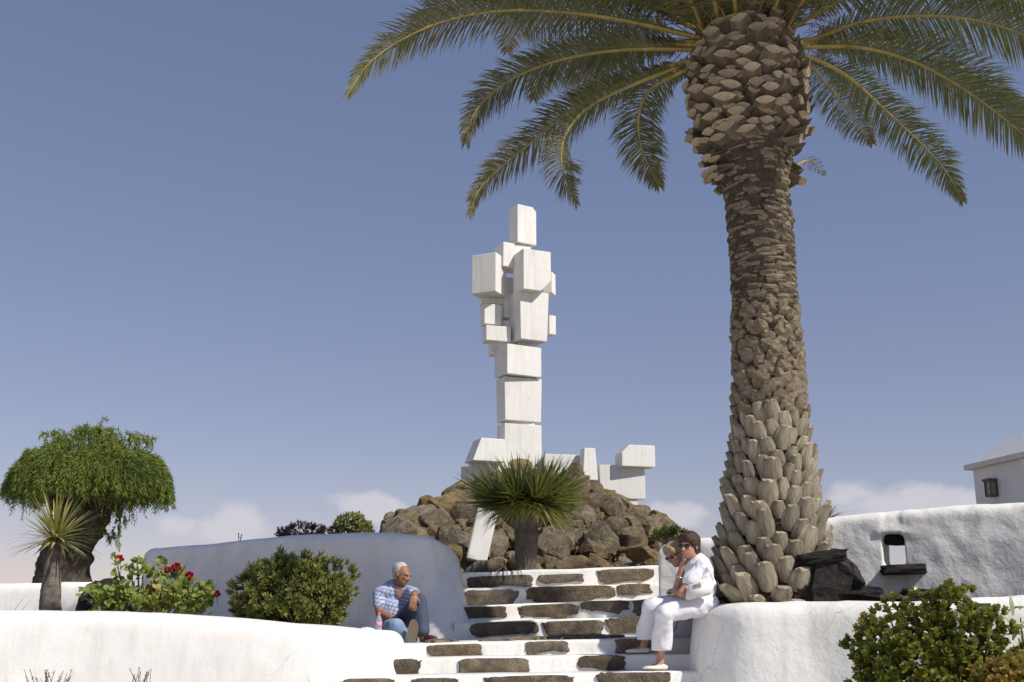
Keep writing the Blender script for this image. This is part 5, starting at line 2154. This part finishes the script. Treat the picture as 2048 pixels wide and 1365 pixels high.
g.ell(chest, (Vector((.12, 0, 0)), Vector((0, .15, 0)), Vector((0, 0, .15))))
g.capsule(chest, hip, .10, .13); g.capsule(shN, shF, .05, .05)
for a, b, c in ((hipN, knN, anN), (hipF, knF, anF)):
    g.capsule(a, b, .075, .055); g.capsule(b, c, .050, .030)
zN, zF_ = Z(1320, 1343, 9.80), Z(1285, 1309, 10.24)
fN0, fN1 = Vector((anN.x + .015, anN.y, zN)), Vector((J(1290, 1335, 9.76).x, 9.80, zN))
fF0, fF1 = Vector((anF.x + .015, anF.y, zF_)), Vector((J(1253, 1305, 10.2).x, 10.22, zF_))
g.capsule(anN, fN0 + Vector((-.03, 0, .04)), .032, .034); g.capsule(anF, fF0 + Vector((-.03, 0, .04)), .032, .034)
g.capsule(fN0 + Vector((-.03, 0, .04)), fN0.lerp(fN1, .55) + Vector((0, 0, .03)), .032, .024)
g.capsule(fF0 + Vector((-.03, 0, .04)), fF0.lerp(fF1, .55) + Vector((0, 0, .03)), .032, .024)
finish(g, 'body', .0065, 3, M['skin_w1'], w1)
child('hair', hair_mesh(hc, fdir, udir, .95, .016, .016, 1, -.028, .01, 5), M['hair_dark'], w1)
glasses(w1, L, A)
g = Geo()
g.ell(chest, (Vector((.135, 0, 0)), Vector((0, .165, 0)), Vector((0, 0, .155))))
g.ell(belly, (Vector((.14, 0, 0)), Vector((0, .165, 0)), Vector((0, 0, .15))))
g.ell(hip + Vector((-.01, 0, .0)), (Vector((.155, 0, 0)), Vector((0, .18, 0)), Vector((0, 0, .10))))
for s_, e_ in ((shN, elN), (shF, elF)): g.capsule(s_, s_.lerp(e_, .56), .066, .070)
g.capsule(shN, shF, .066, .066)
g.capsule(neck0 + Vector((.015, .0, 0)), neck0 + Vector((.01, 0, .035)), .066, .058)
finish(g, 'blouse', .010, 2, M['white_cloth'], w1, .014, 11, 4)
g = Geo()
g.ell(hip - Vector((0, 0, .02)), (Vector((.16, 0, 0)), Vector((0, .19, 0)), Vector((0, 0, .10))))
for a, b, c in ((hipN, knN, anN), (hipF, knF, anF)):
    g.capsule(a, b, .098, .074)
    e = b.lerp(c, .76)
    g.capsule(b, e, .074, .098, sq=(1.0, .8))
tro = finish(g, 'trousers', .011, 3, M['white_cloth2'], w1, .013, 7, 8)
hN, hF = knN.lerp(anN, .84).z, knF.lerp(anF, .86).z
for v in tro.data.vertices:
    hz = hF if (v.co.x - P(1310, 1260, 10).x) * .6 + (9.95 - v.co.y) < 0 else hN
    if v.co.z < hz: v.co.z = hz + .02 * (v.co.x - 1.2)
for h0, t0 in ((fN0, fN1), (fF0, fF1)):
    g = Geo(); shoe_geo(g, h0 + Vector((.03, 0, .01)), t0 + Vector((0, 0, .01)), .036, .040)
    finish(g, 'shoe', .008, 2, M['white_shoe'], w1)
    child('sole', sole(h0 + Vector((.03, 0, 0)), t0, .040, .012), M['sole'], w1)
g = Geo()
bp = elF.lerp(haF, .52)
dv = (haF - elF).normalized(); u_ = dv.orthogonal().normalized(); w_ = dv.cross(u_)
g.tube([bp + (u_ * math.cos(2 * math.pi * k / 20) + w_ * math.sin(2 * math.pi * k / 20)) * .036 for k in range(21)], .004, 6, cap=False)
child('bracelet', g.mesh('bracelet', True), M['silver'], w1)
g = Geo(); g.ell(J(1369.5, 1120, 9.70), (Vector((.006, 0, 0)), Vector((0, .006, 0)), Vector((0, 0, .009))), 10)
child('earring', g.mesh('earring', True), M['silver'], w1)

# shoulder bag
bagc = J(1398, 1179, 9.60)
bag = thing('handbag', 'white patent shoulder bag under the arm of the dark-haired person', 'handbag', tuple(bagc))
bm = bmesh.new(); bmesh.ops.create_cube(bm, size=1)
for v in bm.verts:
    t = 1.0 if v.co.z < 0 else .84
    v.co = Vector((v.co.x * .235 * t, v.co.y * (.075 if v.co.z < 0 else .045), v.co.z * .135 + v.co.x * .06))
bmesh.ops.bevel(bm, geom=bm.edges[:], offset=.016, segments=3, affect='EDGES')
bmesh.ops.subdivide_edges(bm, edges=bm.edges[:], cuts=1)
me = bpy.data.meshes.new('bag_body'); bm.to_mesh(me); bm.free()
for v in me.vertices: v.co += Vector((0, -.006 * nz(v.co, 14), .004 * nz(v.co, 12)))
me.polygons.foreach_set('use_smooth', [True] * len(me.polygons))
link('bag_body', me, M['bag'], bag)
g = Geo()
g.tube([J(1425, 1163, 9.60), J(1424, 1150, 9.60), J(1415, 1136, 9.63), J(1407, 1125, 9.70), J(1402, 1121, 9.78)], .006, 6)
child('strap', g.mesh('strap', True), M['bag'], bag)
g = Geo(); g.box(J(1400, 1166, 9.555), (.06, .012, .024), R(4))
cl = child('flap_tab', g.mesh('flap_tab'), M['bag'], bag)
g = Geo(); g.box(J(1399, 1166, 9.545), (.018, .008, .007), R(4))
child('buckle', g.mesh('buckle'), M['silver'], bag)

# --- woman behind, head bowed
w2 = thing('person', 'fair-haired person in sunglasses with bowed head behind the dark-haired one', 'person', tuple(J(1400, 1220, 10.35)))
hip = J(1412, 1206, 10.34); chest = J(1398, 1152, 10.30)
shN, shF = J(1396, 1142, 10.2), J(1386, 1142, 10.42)
neck0, neckh = J(1380, 1133, 10.28), J(1364, 1120, 10.24)
hc = J(1352, 1110, 10.20)
fdir = Vector((-.70, -.52, -.42)).normalized(); udir = Vector((-.50, -.10, .86)).normalized()
g = Geo()
L, A, rv, fv, uv = head_geo(g, hc, fdir, udir, .93)
g.capsule(neck0, neckh, .05, .046)
elN, haN = J(1374, 1188, 10.12), J(1372, 1140, 10.10)
elF, haF = J(1368, 1190, 10.40), J(1352, 1205, 10.32)
g.capsule(shN, elN, .044, .037); g.capsule(elN, haN, .036, .024)
g.capsule(shF, elF, .044, .037); g.capsule(elF, haF, .036, .024)
hand_geo(g, haN, Vector((-.1, 0, 1)), Vector((-.9, .1, 0)), .5, .88)
hand_geo(g, haF, Vector((-1, 0, -.2)), Vector((0, 0, -1)), .4, .88)
g.capsule(chest, hip, .12, .14); g.capsule(shN, shF, .05, .05)
knN, anN = J(1340, 1216, 10.20), J(1334, 1270, 10.50)
knF, anF = J(1338, 1212, 10.40), J(1340, 1262, 10.68)
for a, b, c in ((hip, knN, anN), (hip + Vector((0, .1, 0)), knF, anF)):
    g.capsule(a, b, .075, .055); g.capsule(b, c, .05, .032); g.capsule(c, c + Vector((-.14, -.02, -.03)), .032, .026)
finish(g, 'body', .0065, 3, M['skin_w2'], w2)
child('hair', hair_mesh(hc, fdir, udir, .95, .014, .014, 1, -.010, .012, 8), M['hair_fair'], w2)
glasses(w2, L, A)
g = Geo()
g.ell(chest, (Vector((.14, 0, 0)), Vector((0, .16, 0)), Vector((0, 0, .15)))); g.capsule(chest, hip + Vector((0, 0, .02)), .14, .155)
for s_, e_ in ((shN, elN), (shF, elF)): g.capsule(s_, s_.lerp(e_, .5), .062, .062)
finish(g, 'blouse', .012, 3, M['white_cloth'], w2, .008, 9, 14)
g = Geo()
g.ell(hip, (Vector((.15, 0, 0)), Vector((0, .17, 0)), Vector((0, 0, .11))))
for a, b, c in ((hip, knN, anN), (hip + Vector((0, .1, 0)), knF, anF)):
    g.capsule(a, b, .10, .075); g.capsule(b, b.lerp(c, .85), .075, .07)
finish(g, 'trousers', .012, 3, M['white_cloth2'], w2, .01, 8, 18)
